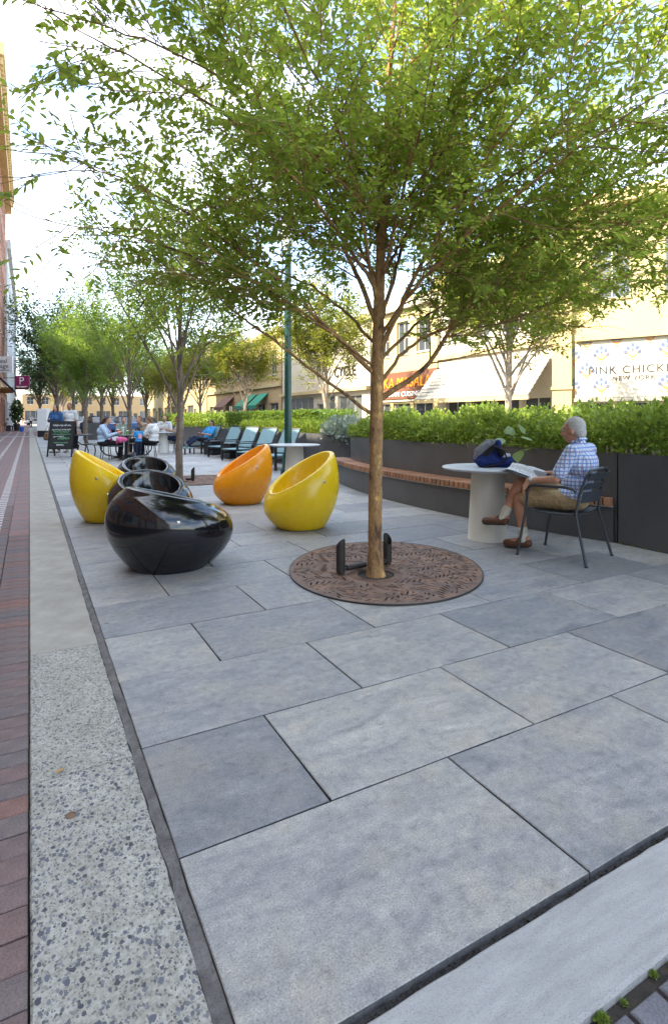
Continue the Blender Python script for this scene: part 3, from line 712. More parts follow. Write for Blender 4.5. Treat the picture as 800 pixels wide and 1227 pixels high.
def near_hedge(g_, n):
    y = g_.uniform(-1.2, 10.2, n); wx = np.interp(y, np.concatenate([[-2], upper[:105, 1]]), np.concatenate([[5.27], upper[:105, 0]])) + 0.0
    dpt = g_.uniform(0, 1, n) ** 1.5 * 2.3
    x = wx + 0.03 + dpt
    top = 1.20 + 0.10 * np.clip(dpt / 0.4, 0, 1) + 0.11 * lump(x, y, 1.0, 0.7) + 0.07 * lump(x, y, 3.3, 2.1) + 0.04 * (np.abs(y - 5.5) < 2.5)
    top -= 0.12 * np.clip((y - 8.2) / 2, 0, 1)
    z = 0.84 + (top - 0.84) * g_.uniform(0, 1, n) ** 0.6 * np.where(g_.uniform(0, 1, n) < 0.03, 1.15, 1.0)
    lean = np.clip(1 - dpt / 0.25, 0, 1); x = x - lean * 0.09 * g_.uniform(0, 1, n) * (z > 0.93)
    out = np.stack([-lean, np.zeros(n), np.clip((z - 1.0) * 2, 0, 1)], 1)
    return np.stack([x, y, z], 1), out
hd = empty('hedge', (6.2, 4.5, 0.82), 0, 'loose bright green hedge filling the planter behind the wooden bench', 'hedge')
hedge_leaves('foliage', near_hedge, 62000, 0.058, M['hedge'], hd, 3)['kind'] = 'stuff'
mb = MB(); rg = random.Random(8)
for i in range(420):
    yv = rg.uniform(-1, 10); x = float(np.interp(yv, upper[:105, 1], upper[:105, 0])) + 0.08 + rg.random() * 1.0
    mb.tube([(x, yv, 0.8), (x + rg.uniform(-.05, .05), yv + rg.uniform(-.05, .05), 1.05), (x + rg.uniform(-.12, .08), yv + rg.uniform(-.1, .1), 1.3)], [0.006, 0.005, 0.002], 4)
o = mb.build('stems', M['bark_grey'], hd, world=True); o['kind'] = 'stuff'
def box_hedge(x0, x1, y0, y1, z0, z1, am=0.03, rnd=2.0):
    def fn(g_, n):
        x = g_.uniform(x0, x1, n); y = g_.uniform(y0, y1, n); u = g_.uniform(0, 1, n) ** 0.5
        z = z0 + (z1 + am * lump(x, y, rnd, 1.1) - z0) * u
        face = g_.uniform(0, 1, n) < 0.35; x = np.where(face, x0 + g_.uniform(-0.04, 0.06, n), x)
        return np.stack([x, y, z], 1), np.stack([-face.astype(float), np.zeros(n), (1 - face) * 0.6], 1)
    return fn
h2 = empty('hedge', (7.2, 20, 0.8), 0, 'clipped dense hedge in the planter behind the lounge chairs', 'hedge')
hedge_leaves('foliage', box_hedge(6.75, 8.1, 13.2, 21.0, 0.8, 1.48), 17000, 0.085, M['hedge_dark'], h2, 5)['kind'] = 'stuff'
h3 = empty('hedge', (7.2, 25, 0.8), 0, 'loose yellow-green shrubs at the far end of the planter', 'hedge')
hedge_leaves('foliage', box_hedge(6.35, 8.1, 21.0, 31.0, 0.8, 1.38, 0.12), 8000, 0.12, M['hedge'], h3, 6)['kind'] = 'stuff'
h4 = empty('ornamental_grass', (6.5, 14, 0.8), 0, 'low fringe of fresh green plants in front of the clipped hedge', 'grass')
hedge_leaves('foliage', box_hedge(6.30, 6.85, 12.3, 18.0, 0.8, 1.10, 0.06, 5), 6000, 0.13, M['hedge'], h4, 7, 1.2, 0.35)['kind'] = 'stuff'
h5 = empty('silver_plant', (6.6, 12.2, 0.8), 0, 'silver-leaved bushy plant spilling over the planter rim', 'plant')
hedge_leaves('foliage', lambda g_, n: ((lambda d, r: (np.array([6.75, 11.75, 0.92]) + d * r[:, None] * np.array([0.5, 0.75, 0.40]), d))(*(lambda q: (q / np.linalg.norm(q, axis=1, keepdims=True), g_.uniform(0, 1, n) ** 0.4))(g_.normal(size=(n, 3))))), 1100, 0.12, M['silver'], h5, 9, 0.5, 1.5)['kind'] = 'stuff'
# broad-leaved plant behind the table
bp = empty('broad_leaf_plant', (5.45, 4.72, 0.82), 0, 'plant with big round veined leaves poking out of the hedge', 'plant')
big = np.array([(0.0, 0, 0), (0.34, 0.16, 0.02), (0.40, 0.5, 0.05), (0.22, 0.85, 0.02), (0, 1.0, -0.05), (-0.22, 0.85, 0.02), (-0.40, 0.5, 0.05), (-0.34, 0.16, 0.02), (0, 0.5, -0.02)])
bigme = MB().add(big, [(0, 1, 2, 8), (8, 2, 3, 4), (0, 8, 6, 7), (8, 4, 5, 6)]).mesh('leaf', True)
leafm = mat_leaf('broad_leaf', (0.16, 0.24, 0.10), (0.22, 0.31, 0.14), (0.28, 0.36, 0.18), (0.4, 0.5, 0.15), 0.3)
for i, (px, py, sz, ax, az, tilt) in enumerate(((600, 532, .15, 0, -2.2, 0.5), (612, 522, .15, 0, -1.9, .9), (622, 540, .20, 0, -1.9, -0.9), (637, 528, .16, 0, -1.3, .3), (606, 520, .12, 0, -2.8, .7), (629, 520, .14, 0, -1.2, 1.0), (641, 535, .13, 0, -1.0, -.4))):
    p = ap(px, 6.35, py); q = put('leaf', bigme, bp, leafm); q.location = p - bp.location; q.scale = (sz,) * 3
    q.rotation_euler = Euler((tilt, 0.25 * math.sin(i * 2.1), az + 1.57), 'XYZ')
    MB().tube([(0, 0, 0), tuple((p - bp.location) * 0.6 + Vector((0.05, 0, 0.05))), tuple(p - bp.location)], 0.004, 5).build('stalk', M['hedge'], bp)
# ================================================================== BUILDINGS
def frame_of(A, B):
    A = Vector(A); B = Vector(B); u = (B - A); u.z = 0; L = u.length; u.normalize(); w = u.cross(Vector((0, 0, 1)))
    m = Matrix((u, w, Vector((0, 0, 1)))).transposed().to_4x4(); m.translation = A
    return m, L
def stucco(name, col, var=0.08): return mat_concrete(name, tuple(c * (1 - var) for c in col), tuple(min(1, c * (1 + var)) for c in col), 0.6, 0.15)
def brickwall(name, c1, c2, mort):
    m, t, b = newmat(name); tcn = N(t, 'TexCoord'); sp = N(t, 'SeparateXYZ'); t.links.new(tcn.outputs['Object'], sp.inputs['Vector'])
    cb = N(t, 'CombineXYZ'); t.links.new(sp.outputs['Y'], cb.inputs['X']); t.links.new(sp.outputs['Z'], cb.inputs['Y'])
    br = N(t, 'TexBrick', Scale=4.2); br.inputs['Color1'].default_value = c1 + (1,); br.inputs['Color2'].default_value = c2 + (1,); br.inputs['Mortar'].default_value = mort + (1,)
    br.inputs['Mortar Size'].default_value = 0.015
    t.links.new(cb.outputs['Vector'], br.inputs['Vector']); t.links.new(br.outputs['Color'], b.inputs['Base Color']); b.inputs['Roughness'].default_value = 0.9
    return m
M['cream'] = stucco('cream_stucco', (0.46, 0.36, 0.18)); M['ivory'] = stucco('ivory_stucco', (0.48, 0.43, 0.33)); M['tan'] = stucco('tan_stone', (0.40, 0.28, 0.14))
M['greywall'] = stucco('grey_render', (0.52, 0.54, 0.55)); M['redbrick'] = brickwall('red_brick', (0.36, 0.15, 0.08), (0.28, 0.11, 0.06), (0.36, 0.30, 0.25))
M['cornice'] = stucco('buff_cornice', (0.58, 0.44, 0.22)); M['frame'] = plain('window_frame', (0.50, 0.47, 0.40), 0.5); M['darkframe'] = plain('dark_frame', (0.05, 0.045, 0.04), 0.5)
def building(name, label, A, B, H, wall, opens, depth=11.0, reveal=0.22, cat='building', cornice=None, fm=None, glass=None, group=None):
    """opens: (u0, u1, z0, z1, columns, rows, part name)"""
    fr, L = frame_of(A, B); root = empty(name, (A[0], A[1], 0), 0, label, cat, group)
    mb = MB(fr); us = sorted({0.0, L} | {round(o[0], 4) for o in opens} | {round(o[1], 4) for o in opens}); zs = sorted({0.0, H} | {round(o[2], 4) for o in opens} | {round(o[3], 4) for o in opens})
    for u0, u1 in zip(us, us[1:]):
        for z0, z1 in zip(zs, zs[1:]):
            cu, cz = (u0 + u1) / 2, (z0 + z1) / 2
            if not any(o[0] < cu < o[1] and o[2] < cz < o[3] for o in opens): mb.add([(u0, 0, z0), (u1, 0, z0), (u1, 0, z1), (u0, 0, z1)], [(0, 1, 2, 3)])
    for o in opens:
        a, b, c, d = o[:4]; r = -reveal
        mb.add([(a, 0, c), (a, r, c), (a, r, d), (a, 0, d), (b, 0, c), (b, r, c), (b, r, d), (b, 0, d)], [(0, 1, 2, 3), (7, 6, 5, 4), (3, 2, 6, 7), (0, 4, 5, 1)])
    mb.add([(0, 0, 0), (0, -depth, 0), (0, -depth, H), (0, 0, H), (L, 0, 0), (L, -depth, 0), (L, -depth, H), (L, 0, H)], [(0, 1, 2, 3), (4, 7, 6, 5), (1, 5, 6, 2), (3, 2, 6, 7)])
    mb.build('wall', wall, root, world=True)
    for o in opens:
        a, b, c, d, nc, nr = o[:6]; nm = o[6] if len(o) > 6 else 'window'
        f = MB(fr); w = 0.055; y0, y1 = -reveal + 0.003, -reveal + 0.07
        f.box((a, y0, c), (a + w, y1, d)).box((b - w, y0, c), (b, y1, d)).box((a + w, y0, d - w), (b - w, y1, d)).box((a + w, y0, c), (b - w, y1, c + w))
        for i in range(1, nc): x = a + (b - a) * i / nc; f.box((x - 0.022, y0, c + w), (x + 0.022, y1 - 0.01, d - w))
        for i in range(1, nr): z = c + (d - c) * i / nr; f.box((a + w, y0 + 0.004, z - 0.02), (b - w, y1 - 0.014, z + 0.02))
        fo = f.build(nm, fm or M['frame'], root, world=True)
        p = MB(fr).box((a + 0.01, -reveal - 0.03, c + 0.01), (b - 0.01, -reveal + 0.02, d - 0.01)).build('pane', glass or M['glass'], fo)
        p.data.transform(world_of(fo).inverted())
        if nm == 'window' and c > 1.0:
            sl = MB(fr).box((a - 0.06, -reveal + 0.072, c - 0.09), (b + 0.06, 0.06, c - 0.002)).build('sill', cornice or M['frame'], fo); sl.data.transform(world_of(fo).inverted())
    return root, fr, L
def band_on(root, fr, L, z0, z1, d, mat, name='cornice', u0=-0.05, u1=None):
    return MB(fr).box((u0, 0.003, z0), ((L + 0.05) if u1 is None else u1, d, z1)).build(name, mat, root, world=True)
def grid_windows(L, first, dz, n, w, h, pitch, u0=1.0, nc=2, nr=2):
    o = []
    for k in range(n):
        u = u0
        while u + w < L - 0.5: o.append((u, u + w, first + k * dz, first + k * dz + h, nc, nr)); u += pitch
    return o
# ---------------- shop side (beyond the footway on the left)
def shopfronts(L, bay=5.2):
    o = []; u = 0.6
    while u + bay < L + 0.2: o.append((u, u + bay - 1.9, 0.5, 3.1, 3, 1)); o.append((u + bay - 1.6, u + bay - 0.6, 0.02, 2.6, 1, 1, 'door')); u += bay
    return o
b1, f1, L1 = building('brick_building', 'tall red brick building with a deep buff cornice beyond the footway', (-2.2, 41, 0), (-2.2, 69, 0), 24.2, M['redbrick'], shopfronts(28) + grid_windows(28, 5.2, 3.8, 5, 1.3, 2.2, 2.6))
c1 = band_on(b1, f1, L1, 23.2, 24.4, 0.55, M['cornice']); band_on(b1, f1, L1, 24.4, 25.2, 0.8, M['cornice'], 'cornice_cap'); band_on(b1, f1, L1, 3.7, 4.3, 0.12, M['cornice'], 'string_course')
for i in range(46):
    o = MB(f1).box((0.2 + i * 0.6, 0.56, 23.9), (0.48 + i * 0.6, 0.74, 24.39)).build('bracket', M['cornice'], b1, world=True)
b2, f2, L2 = building('grey_building', 'pale grey rendered building further along than the red brick one', (-2.1, 69.3, 0), (-2.1, 118, 0), 20.5, M['greywall'], shopfronts(48.7) + grid_windows(48.7, 5.2, 3.6, 4, 1.4, 2.0, 3.4))
band_on(b2, f2, L2, 19.6, 20.6, 0.35, M['greywall'])
b3, f3, L3 = building('buff_building', 'cream shop building beside the footway at the near end', (-3.6, -34, 0), (-3.6, -4, 0), 8.8, M['ivory'], shopfronts(30) + grid_windows(30, 4.9, 3.6, 1, 1.6, 2.1, 3.0)); band_on(b3, f3, L3, 8.2, 8.9, 0.4, M['cornice'])
b4, f4, L4 = building('brick_building', 'red brick shop building opposite the black pod chairs', (-3.6, -3.8, 0), (-3.6, 18, 0), 8.9, M['redbrick'], shopfronts(21.8) + grid_windows(21.8, 4.9, 3.6, 1, 1.5, 2.1, 2.9)); band_on(b4, f4, L4, 8.2, 9.0, 0.45, M['cornice'])
b5, f5, L5 = building('grey_building', 'pale grey shop building between two red brick ones', (-3.6, 18.2, 0), (-3.6, 40.8, 0), 9.2, M['greywall'], shopfronts(22.6) + grid_windows(22.6, 4.9, 3.5, 1, 1.5, 2.0, 2.9)); band_on(b5, f5, L5, 8.5, 9.3, 0.4, M['greywall'])
# ---------------- right-hand shops, sunlit
PA, PB = Vector((20.0, 16.1, 0)), Vector((20.0, 16.1, 0)) + (Vector((21.7, 12.6, 0)) - Vector((20.0, 16.1, 0))).normalized() * 13.0
pinkL = 13.0
p_open = [(0.55 + i * 1.55, 0.55 + i * 1.55 + 1.42, 0.4, 1.95, 1, 1, 'shop_window') for i in range(8)] + [(1.2 + i * 2.6, 2.6 + i * 2.6, 6.2, 8.6, 2, 3) for i in range(4)]
bP, fP, LP = building('corner_shop', 'cream corner shop with a printed panel over its windows', PA, PB, 10.6, M['cream'], p_open, 9, cornice=M['cream'])
band_on(bP, fP, LP, 4.50, 4.78, 0.22, M['cream'], 'string_course', 0.55); band_on(bP, fP, LP, 1.97, 2.12, 0.16, M['ivory'], 'lintel', 0.5)
band_on(bP, fP, LP, 9.3, 9.5, 0.25, M['cream']); band_on(bP, fP, LP, 9.95, 10.25, 0.4, M['cream'], 'cornice_cap')
MB(fP).box((-0.35, 0.002, 0), (0.42, 0.24, 10.55)).build('pilaster', M['cream'], bP, world=True)
MB(fP).box((-0.40, 0.242, 2.5), (0.47, 0.30, 2.62)).build('pilaster_band', M['cream'], bP, world=True)
panel = empty('sign_panel', PA, 0, 'white printed shop panel reading PINK CHICKEN NEW YORK with bouquet motifs', 'sign')
MB(fP).box((0.52, 0.004, 2.14), (LP, 0.06, 4.49)).build('board', plain('ivory_board', (0.50, 0.46, 0.36), 0.6), panel, world=True)
blue = plain('print_blue', (0.09, 0.13, 0.22), 0.7); orange_p = plain('print_orange', (0.52, 0.22, 0.07), 0.7)
def motif(u, z, s, cut=False):
    m1, m2 = MB(fP), MB(fP)
    def petal(mb, cu, cz, ru, rz, a, n=10):
        pts = []
        for k in range(n):
            t_ = 2 * math.pi * k / n; x, y = ru * math.cos(t_), rz * math.sin(t_)
            pts.append((cu + x * math.cos(a) - y * math.sin(a), cz + x * math.sin(a) + y * math.cos(a)))
        mb.add([(p, 0.0605, q) for p, q in pts] + [(p, 0.064, q) for p, q in pts], [tuple(range(n, 2 * n))] + [(i, (i + 1) % n, n + (i + 1) % n, n + i) for i in range(n)])
    if not cut:
        for du, dz, r_ in ((0, .62, .16), (-.34, .36, .17), (.34, .36, .17), (-.52, .02, .17), (.52, .02, .17), (0, .22, .12)): petal(m1, u + du * s, z + dz * s, r_ * s * 0.85, r_ * s * 1.15, -du * 0.8)
    for k in range(-3, 4): petal(m2, u + k * 0.135 * s, z + (-.36 + 0.035 * k * k) * s, .06 * s, .17 * s, -k * 0.28)
    petal(m2, u, z - .62 * s, .13 * s, .07 * s, 0); petal(m2, u, z + .05 * s, .07 * s, .10 * s, 0)
    if cut: petal(m1, u, z - 0.05 * s, .45 * s, .06 * s, 0)
    if m1.v: m1.build('motif_flower', blue, panel, world=True)
    m2.build('motif_basket', orange_p, panel, world=True)
def uz(px, py):
    """photo pixel -> position along/above the panel"""
    d = ap(px, 1.0, py) - Vector((0, 0, CAMH)); o = Vector((0, 0, CAMH))
    n = fP.col[1].to_3d(); k = (PA - o).dot(n) / d.dot(n); q = fP.inverted() @ (o + d * k); return q.x, q.z
for px, py in ((686, 428.5), (720.5, 425.5), (758, 422), (703, 445.5), (686, 464.5), (720.5, 463.5), (800, 418), (799.5, 460)):
    u_, z_ = uz(px, py); motif(u_, z_, 0.48)
for px, py in ((703, 411.5), (739, 407.5), (779, 403)):
    u_, z_ = uz(px, py); motif(u_, z_ + 0.05, 0.48, True)
for i in range(3):
    for (du, dz) in ((1.6 * i, 3.95), (1.6 * i + 0.8, 3.3), (1.6 * i, 2.6)): motif(6.4 + du, dz, 0.48)
def on_face(fr, u, w, z): 
    m = face_frame(fr @ Vector((u, w, z)), fr.col[0].to_3d()); return m
u0, z0 = uz(716, 444); u1, z1 = uz(806, 441)
o = text_on('PINK CHICKEN', 0.44, on_face(fP, (u0 + u1) / 2, 0.068, (z0 + z1) / 2), M['ink'], panel, 0.012, 1.16); 
wdt = o.dimensions.x if False else None
u2, z2 = uz(738, 454); u3, z3 = uz(781, 451.5)
text_on('NEW YORK', 0.26, on_face(fP, (u2 + u3) / 2, 0.068, (z2 + z3) / 2), M['ink'], panel, 0.012, 1.18)

bA, fA, LA = building('awning_shop', 'ivory shop with a broad sloping pale awning', (20.0, 24.3, 0), (20.0, 16.45, 0), 9.2, M['ivory'], [(0.6 + i * 1.8, 2.2 + i * 1.8, 0.5, 2.25, 2, 1, 'shop_window') for i in range(4)] + [(0.8 + i * 1.9, 2.0 + i * 1.9, 5.4, 7.6, 2, 3) for i in range(4)])
band_on(bA, fA, LA, 8.5, 9.0, 0.3, M['cream']); band_on(bA, fA, LA, 4.5, 4.75, 0.15, M['cream'], 'string_course')
aw = empty('awning', (20.0, 20.4, 0), 0, 'pale ribbed sloping awning over the shop front next to the corner shop', 'awning')
M['awning_slat'] = stucco('pale_awning_slat', (0.37, 0.345, 0.285))
for i in range(9):
    za, zb = 4.0 - i * 0.19, 4.0 - (i + 1) * 0.19; wa, wb = 0.1 + i * 0.16, 0.1 + (i + 1) * 0.16 + 0.03
    MB(fA).add([(-0.1, wa + .02, za), (LA - 0.1, wa + .02, za), (LA - 0.1, wb + 0.03, zb + 0.012), (-0.1, wb + 0.03, zb + 0.012), (-0.1, wa, za - 0.03), (LA - 0.1, wa, za - 0.03), (LA - 0.1, wb, zb - 0.02), (-0.1, wb, zb - 0.02)], [(0, 1, 2, 3), (7, 6, 5, 4), (2, 6, 7, 3), (0, 3, 7, 4), (1, 5, 6, 2), (0, 4, 5, 1)]).build('batten', M['awning_slat'], aw, world=True)
MB(fA).box((-0.1, 1.50, 2.08), (LA - 0.1, 1.575, 2.28)).build('valance', M['cream'], aw, world=True)

bT, fT, LT = building('restaurant', 'cream restaurant front with a broad brown sign over the windows', (20.0, 31.2, 0), (20.0, 24.4, 0), 8.6, M['cream'], [(0.4 + i * 2.1, 2.2 + i * 2.1, 0.5, 2.2, 2, 1, 'shop_window') for i in range(3)] + [(0.9 + i * 2.0, 2.1 + i * 2.0, 5.2, 7.2, 2, 2) for i in range(3)])
band_on(bT, fT, LT, 7.9, 8.4, 0.3, M['ivory']); band_on(bT, fT, LT, 2.3, 2.42, 0.1, M['ivory'], 'lintel')
sg = empty('shop_sign', (20, 28, 0), 0, 'brown sign board with orange letters reading TIKKA MASALA INDIAN CUISINE', 'sign')
brd = plain('brown_board', (0.16, 0.065, 0.035), 0.6)
MB(fT).add([(0.1, 0.01, 2.45), (6.05, 0.01, 2.45), (7.0, 0.01, 4.1), (0.5, 0.01, 4.1), (0.1, 0.16, 2.45), (6.05, 0.16, 2.45), (7.0, 0.16, 4.1), (0.5, 0.16, 4.1)], [(4, 5, 6, 7), (0, 1, 5, 4), (1, 2, 6, 5), (2, 3, 7, 6), (3, 0, 4, 7)]).build('board', brd, sg, world=True)
orl = plain('orange_lettering', (0.85, 0.30, 0.02), 0.5)
text_on('TIKKA MASALA', 0.86, on_face(fT, 3.45, 0.19, 3.42), orl, sg, 0.06, 1.04, xs=1.0)
text_on('INDIAN CUISINE', 0.42, on_face(fT, 3.6, 0.18, 2.73), M['white'], sg, 0.04, 1.08, xs=1.1)

bC, fC, LC = building('white_shop', 'white shop with tall glazed front and dark CYCLE lettering above', (20.0, 46.0, 0), (20.0, 31.4, 0), 8.4, M['ivory'], [(1.2, 6.2, 0.2, 3.0, 4, 1, 'shop_window'), (6.8, 7.9, 0.02, 2.4, 1, 1, 'door'), (8.6, 9.8, 0.3, 3.0, 1, 2, 'shop_window'), (10.2, 13.6, 0.3, 2.9, 3, 1, 'shop_window')], glass=M['shopglass'])
band_on(bC, fC, LC, 3.2, 3.45, 0.35, M['cream'], 'lintel'); band_on(bC, fC, LC, 7.9, 8.3, 0.2, M['cream'])
sc_ = empty('shop_sign', (19.9, 35, 4), 0, 'dark raised letters reading CYCLE on the white shop', 'sign')
text_on('CYCLE', 1.05, on_face(fC, 11.3, 0.05, 4.65), M['ink'], sc_, 0.08, 1.0)
bD, fD, LD = building('tan_building', 'tan stone building with green and brown shop awnings', (20.0, 70.0, 0), (20.0, 46.3, 0), 9.5, M['tan'], [(1.0 + i * 3.3, 3.2 + i * 3.3, 0.4, 2.7, 2, 1, 'shop_window') for i in range(7)] + [(1.2 + i * 3.3, 2.8 + i * 3.3, 5.4, 7.6, 2, 2) for i in range(7)])
band_on(bD, fD, LD, 8.9, 9.4, 0.4, M['cream']); band_on(bD, fD, LD, 4.2, 4.5, 0.2, M['cream'], 'string_course')
for k, (ua, ub, col, lab) in enumerate(((14.5, 17.6, (0.02, 0.22, 0.13), 'dark green canvas awning on the tan building'), (18.2, 20.6, (0.02, 0.22, 0.13), 'dark green canvas awning next to a second one'), (7.0, 10.5, (0.16, 0.08, 0.05), 'brown canvas awning on the tan building'))):
    a = empty('awning', fD @ Vector((ua, 0, 0)), 0, lab, 'awning')
    MB(fD).add([(ua, 0.05, 3.7), (ub, 0.05, 3.7), (ub, 1.3, 2.5), (ua, 1.3, 2.5), (ua, 0.05, 3.64), (ub, 0.05, 3.64), (ub, 1.26, 2.45), (ua, 1.26, 2.45)], [(0, 1, 2, 3), (7, 6, 5, 4), (2, 6, 7, 3), (0, 3, 7, 4), (1, 5, 6, 2)]).build('canvas', plain('canvas_%d' % k, col, 0.8), a, world=True)
    MB(fD).box((ua, 1.262, 2.2), (ub, 1.30, 2.46)).build('valance', MATS['canvas_%d' % k], a, world=True)
bE, fE, LE = building('tan_building', 'far tan building closing the row of right-hand shops', (20.0, 112.0, 0), (20.0, 70.4, 0), 11.0, M['cream'], shopfronts(41.6) + grid_windows(41.6, 5.2, 3.2, 2, 1.4, 1.9, 3.2)); band_on(bE, fE, LE, 10.3, 10.9, 0.4, M['ivory'])
bF, fF, LF = building('end_building', 'low tan building closing the far end of the street', (-1.5, 150, 0), (32, 150, 0), 7.0, M['tan'], shopfronts(33) + grid_windows(33, 4.6, 3, 1, 1.4, 1.8, 3.2))
# ---------------- signs and awnings on the shop side
sI = empty('blade_sign', ap(6, 43.0), -TH, 'white hanging sign reading Ideal Image on the brick building', 'sign')
zc = 1.28 + 64.5 * 43 / 664; wI = 1.15
MB().box((-1.25, -0.06, zc - 0.62), (0.60, 0.06, zc + 0.62), 0.0).build('board', M['white'], sI)
MB().box((-2.2, -0.02, zc + 0.3), (-1.25, 0.02, zc + 0.36)).build('bracket', M['darkmetal'], sI)
frI = Matrix.Rotation(-TH, 4, 'Z'); frI.translation = sI.location
gi_ = plain('sign_grey', (0.10, 0.10, 0.12), 0.6)
text_on('Ideal', 0.50, frI @ face_frame((-0.26, -0.068, zc + 0.25), (1, 0, 0)), gi_, sI, 0.012); text_on('Image', 0.50, frI @ face_frame((-0.26, -0.068, zc - 0.13), (1, 0, 0)), gi_, sI, 0.012)
MB().box((-1.0, -0.066, zc - 0.48), (0.35, -0.0605, zc - 0.43)).build('underline', gi_, sI)
sP = empty('parking_sign', ap(26.5, 50), -TH, 'magenta parking sign with a white letter P over the footway', 'sign'); zp = 1.28 + 44 * 50 / 664
MB().box((-0.64, -0.05, zp - 0.52), (0.64, 0.05, zp + 0.52)).build('board', plain('magenta', (0.22, 0.018, 0.11), 0.5), sP)
MB().box((-0.66, -0.055, zp - 0.74), (0.60, 0.055, zp - 0.53)).build('lower_board', plain('plum', (0.08, 0.02, 0.04), 0.5), sP)
MB().box((-1.7, -0.02, zp + 0.3), (-0.64, 0.02, zp + 0.36)).build('bracket', M['darkmetal'], sP)
frP = Matrix.Rotation(-TH, 4, 'Z'); frP.translation = sP.location
text_on('P', 0.95, frP @ face_frame((0.0, -0.058, zp + 0.03), (1, 0, 0)), M['white'], sP, 0.012)
MB().box((-0.5, -0.056, zp - 0.47), (0.5, -0.0505, zp - 0.42)).build('line', M['white'], sP)
an = empty('awning', (-2.2, 50, 0), 0, 'navy canvas awning on the red brick building', 'awning')
MB().add([(-2.18, 47, 4.6), (-2.18, 53, 4.6), (-0.9, 53, 3.3), (-0.9, 47, 3.3), (-2.18, 47, 4.54), (-2.18, 53, 4.54), (-0.94, 53, 3.25), (-0.94, 47, 3.25)], [(0, 1, 2, 3), (7, 6, 5, 4), (2, 6, 7, 3), (0, 3, 7, 4), (1, 5, 6, 2)]).build('canvas', plain('navy_canvas', (0.018, 0.028, 0.07), 0.8), an, world=True)
MB().box((-0.94, 47, 3.0), (-0.90, 53, 3.26)).build('valance', MATS['navy_canvas'], an, world=True)
ws = empty('hanging_sign', ap(8, 46), -TH, 'small wooden hanging sign under the navy awning', 'sign')
MB().box((-0.55, -0.04, 1.28 + 30 * 46 / 664), (0.55, 0.04, 1.28 + 37 * 46 / 664)).build('board', plain('sign_wood', (0.30, 0.15, 0.06), 0.6), ws); MB().box((-1.6, -0.02, 3.80), (0.5, 0.02, 3.85)).build('bracket', M['darkmetal'], ws)
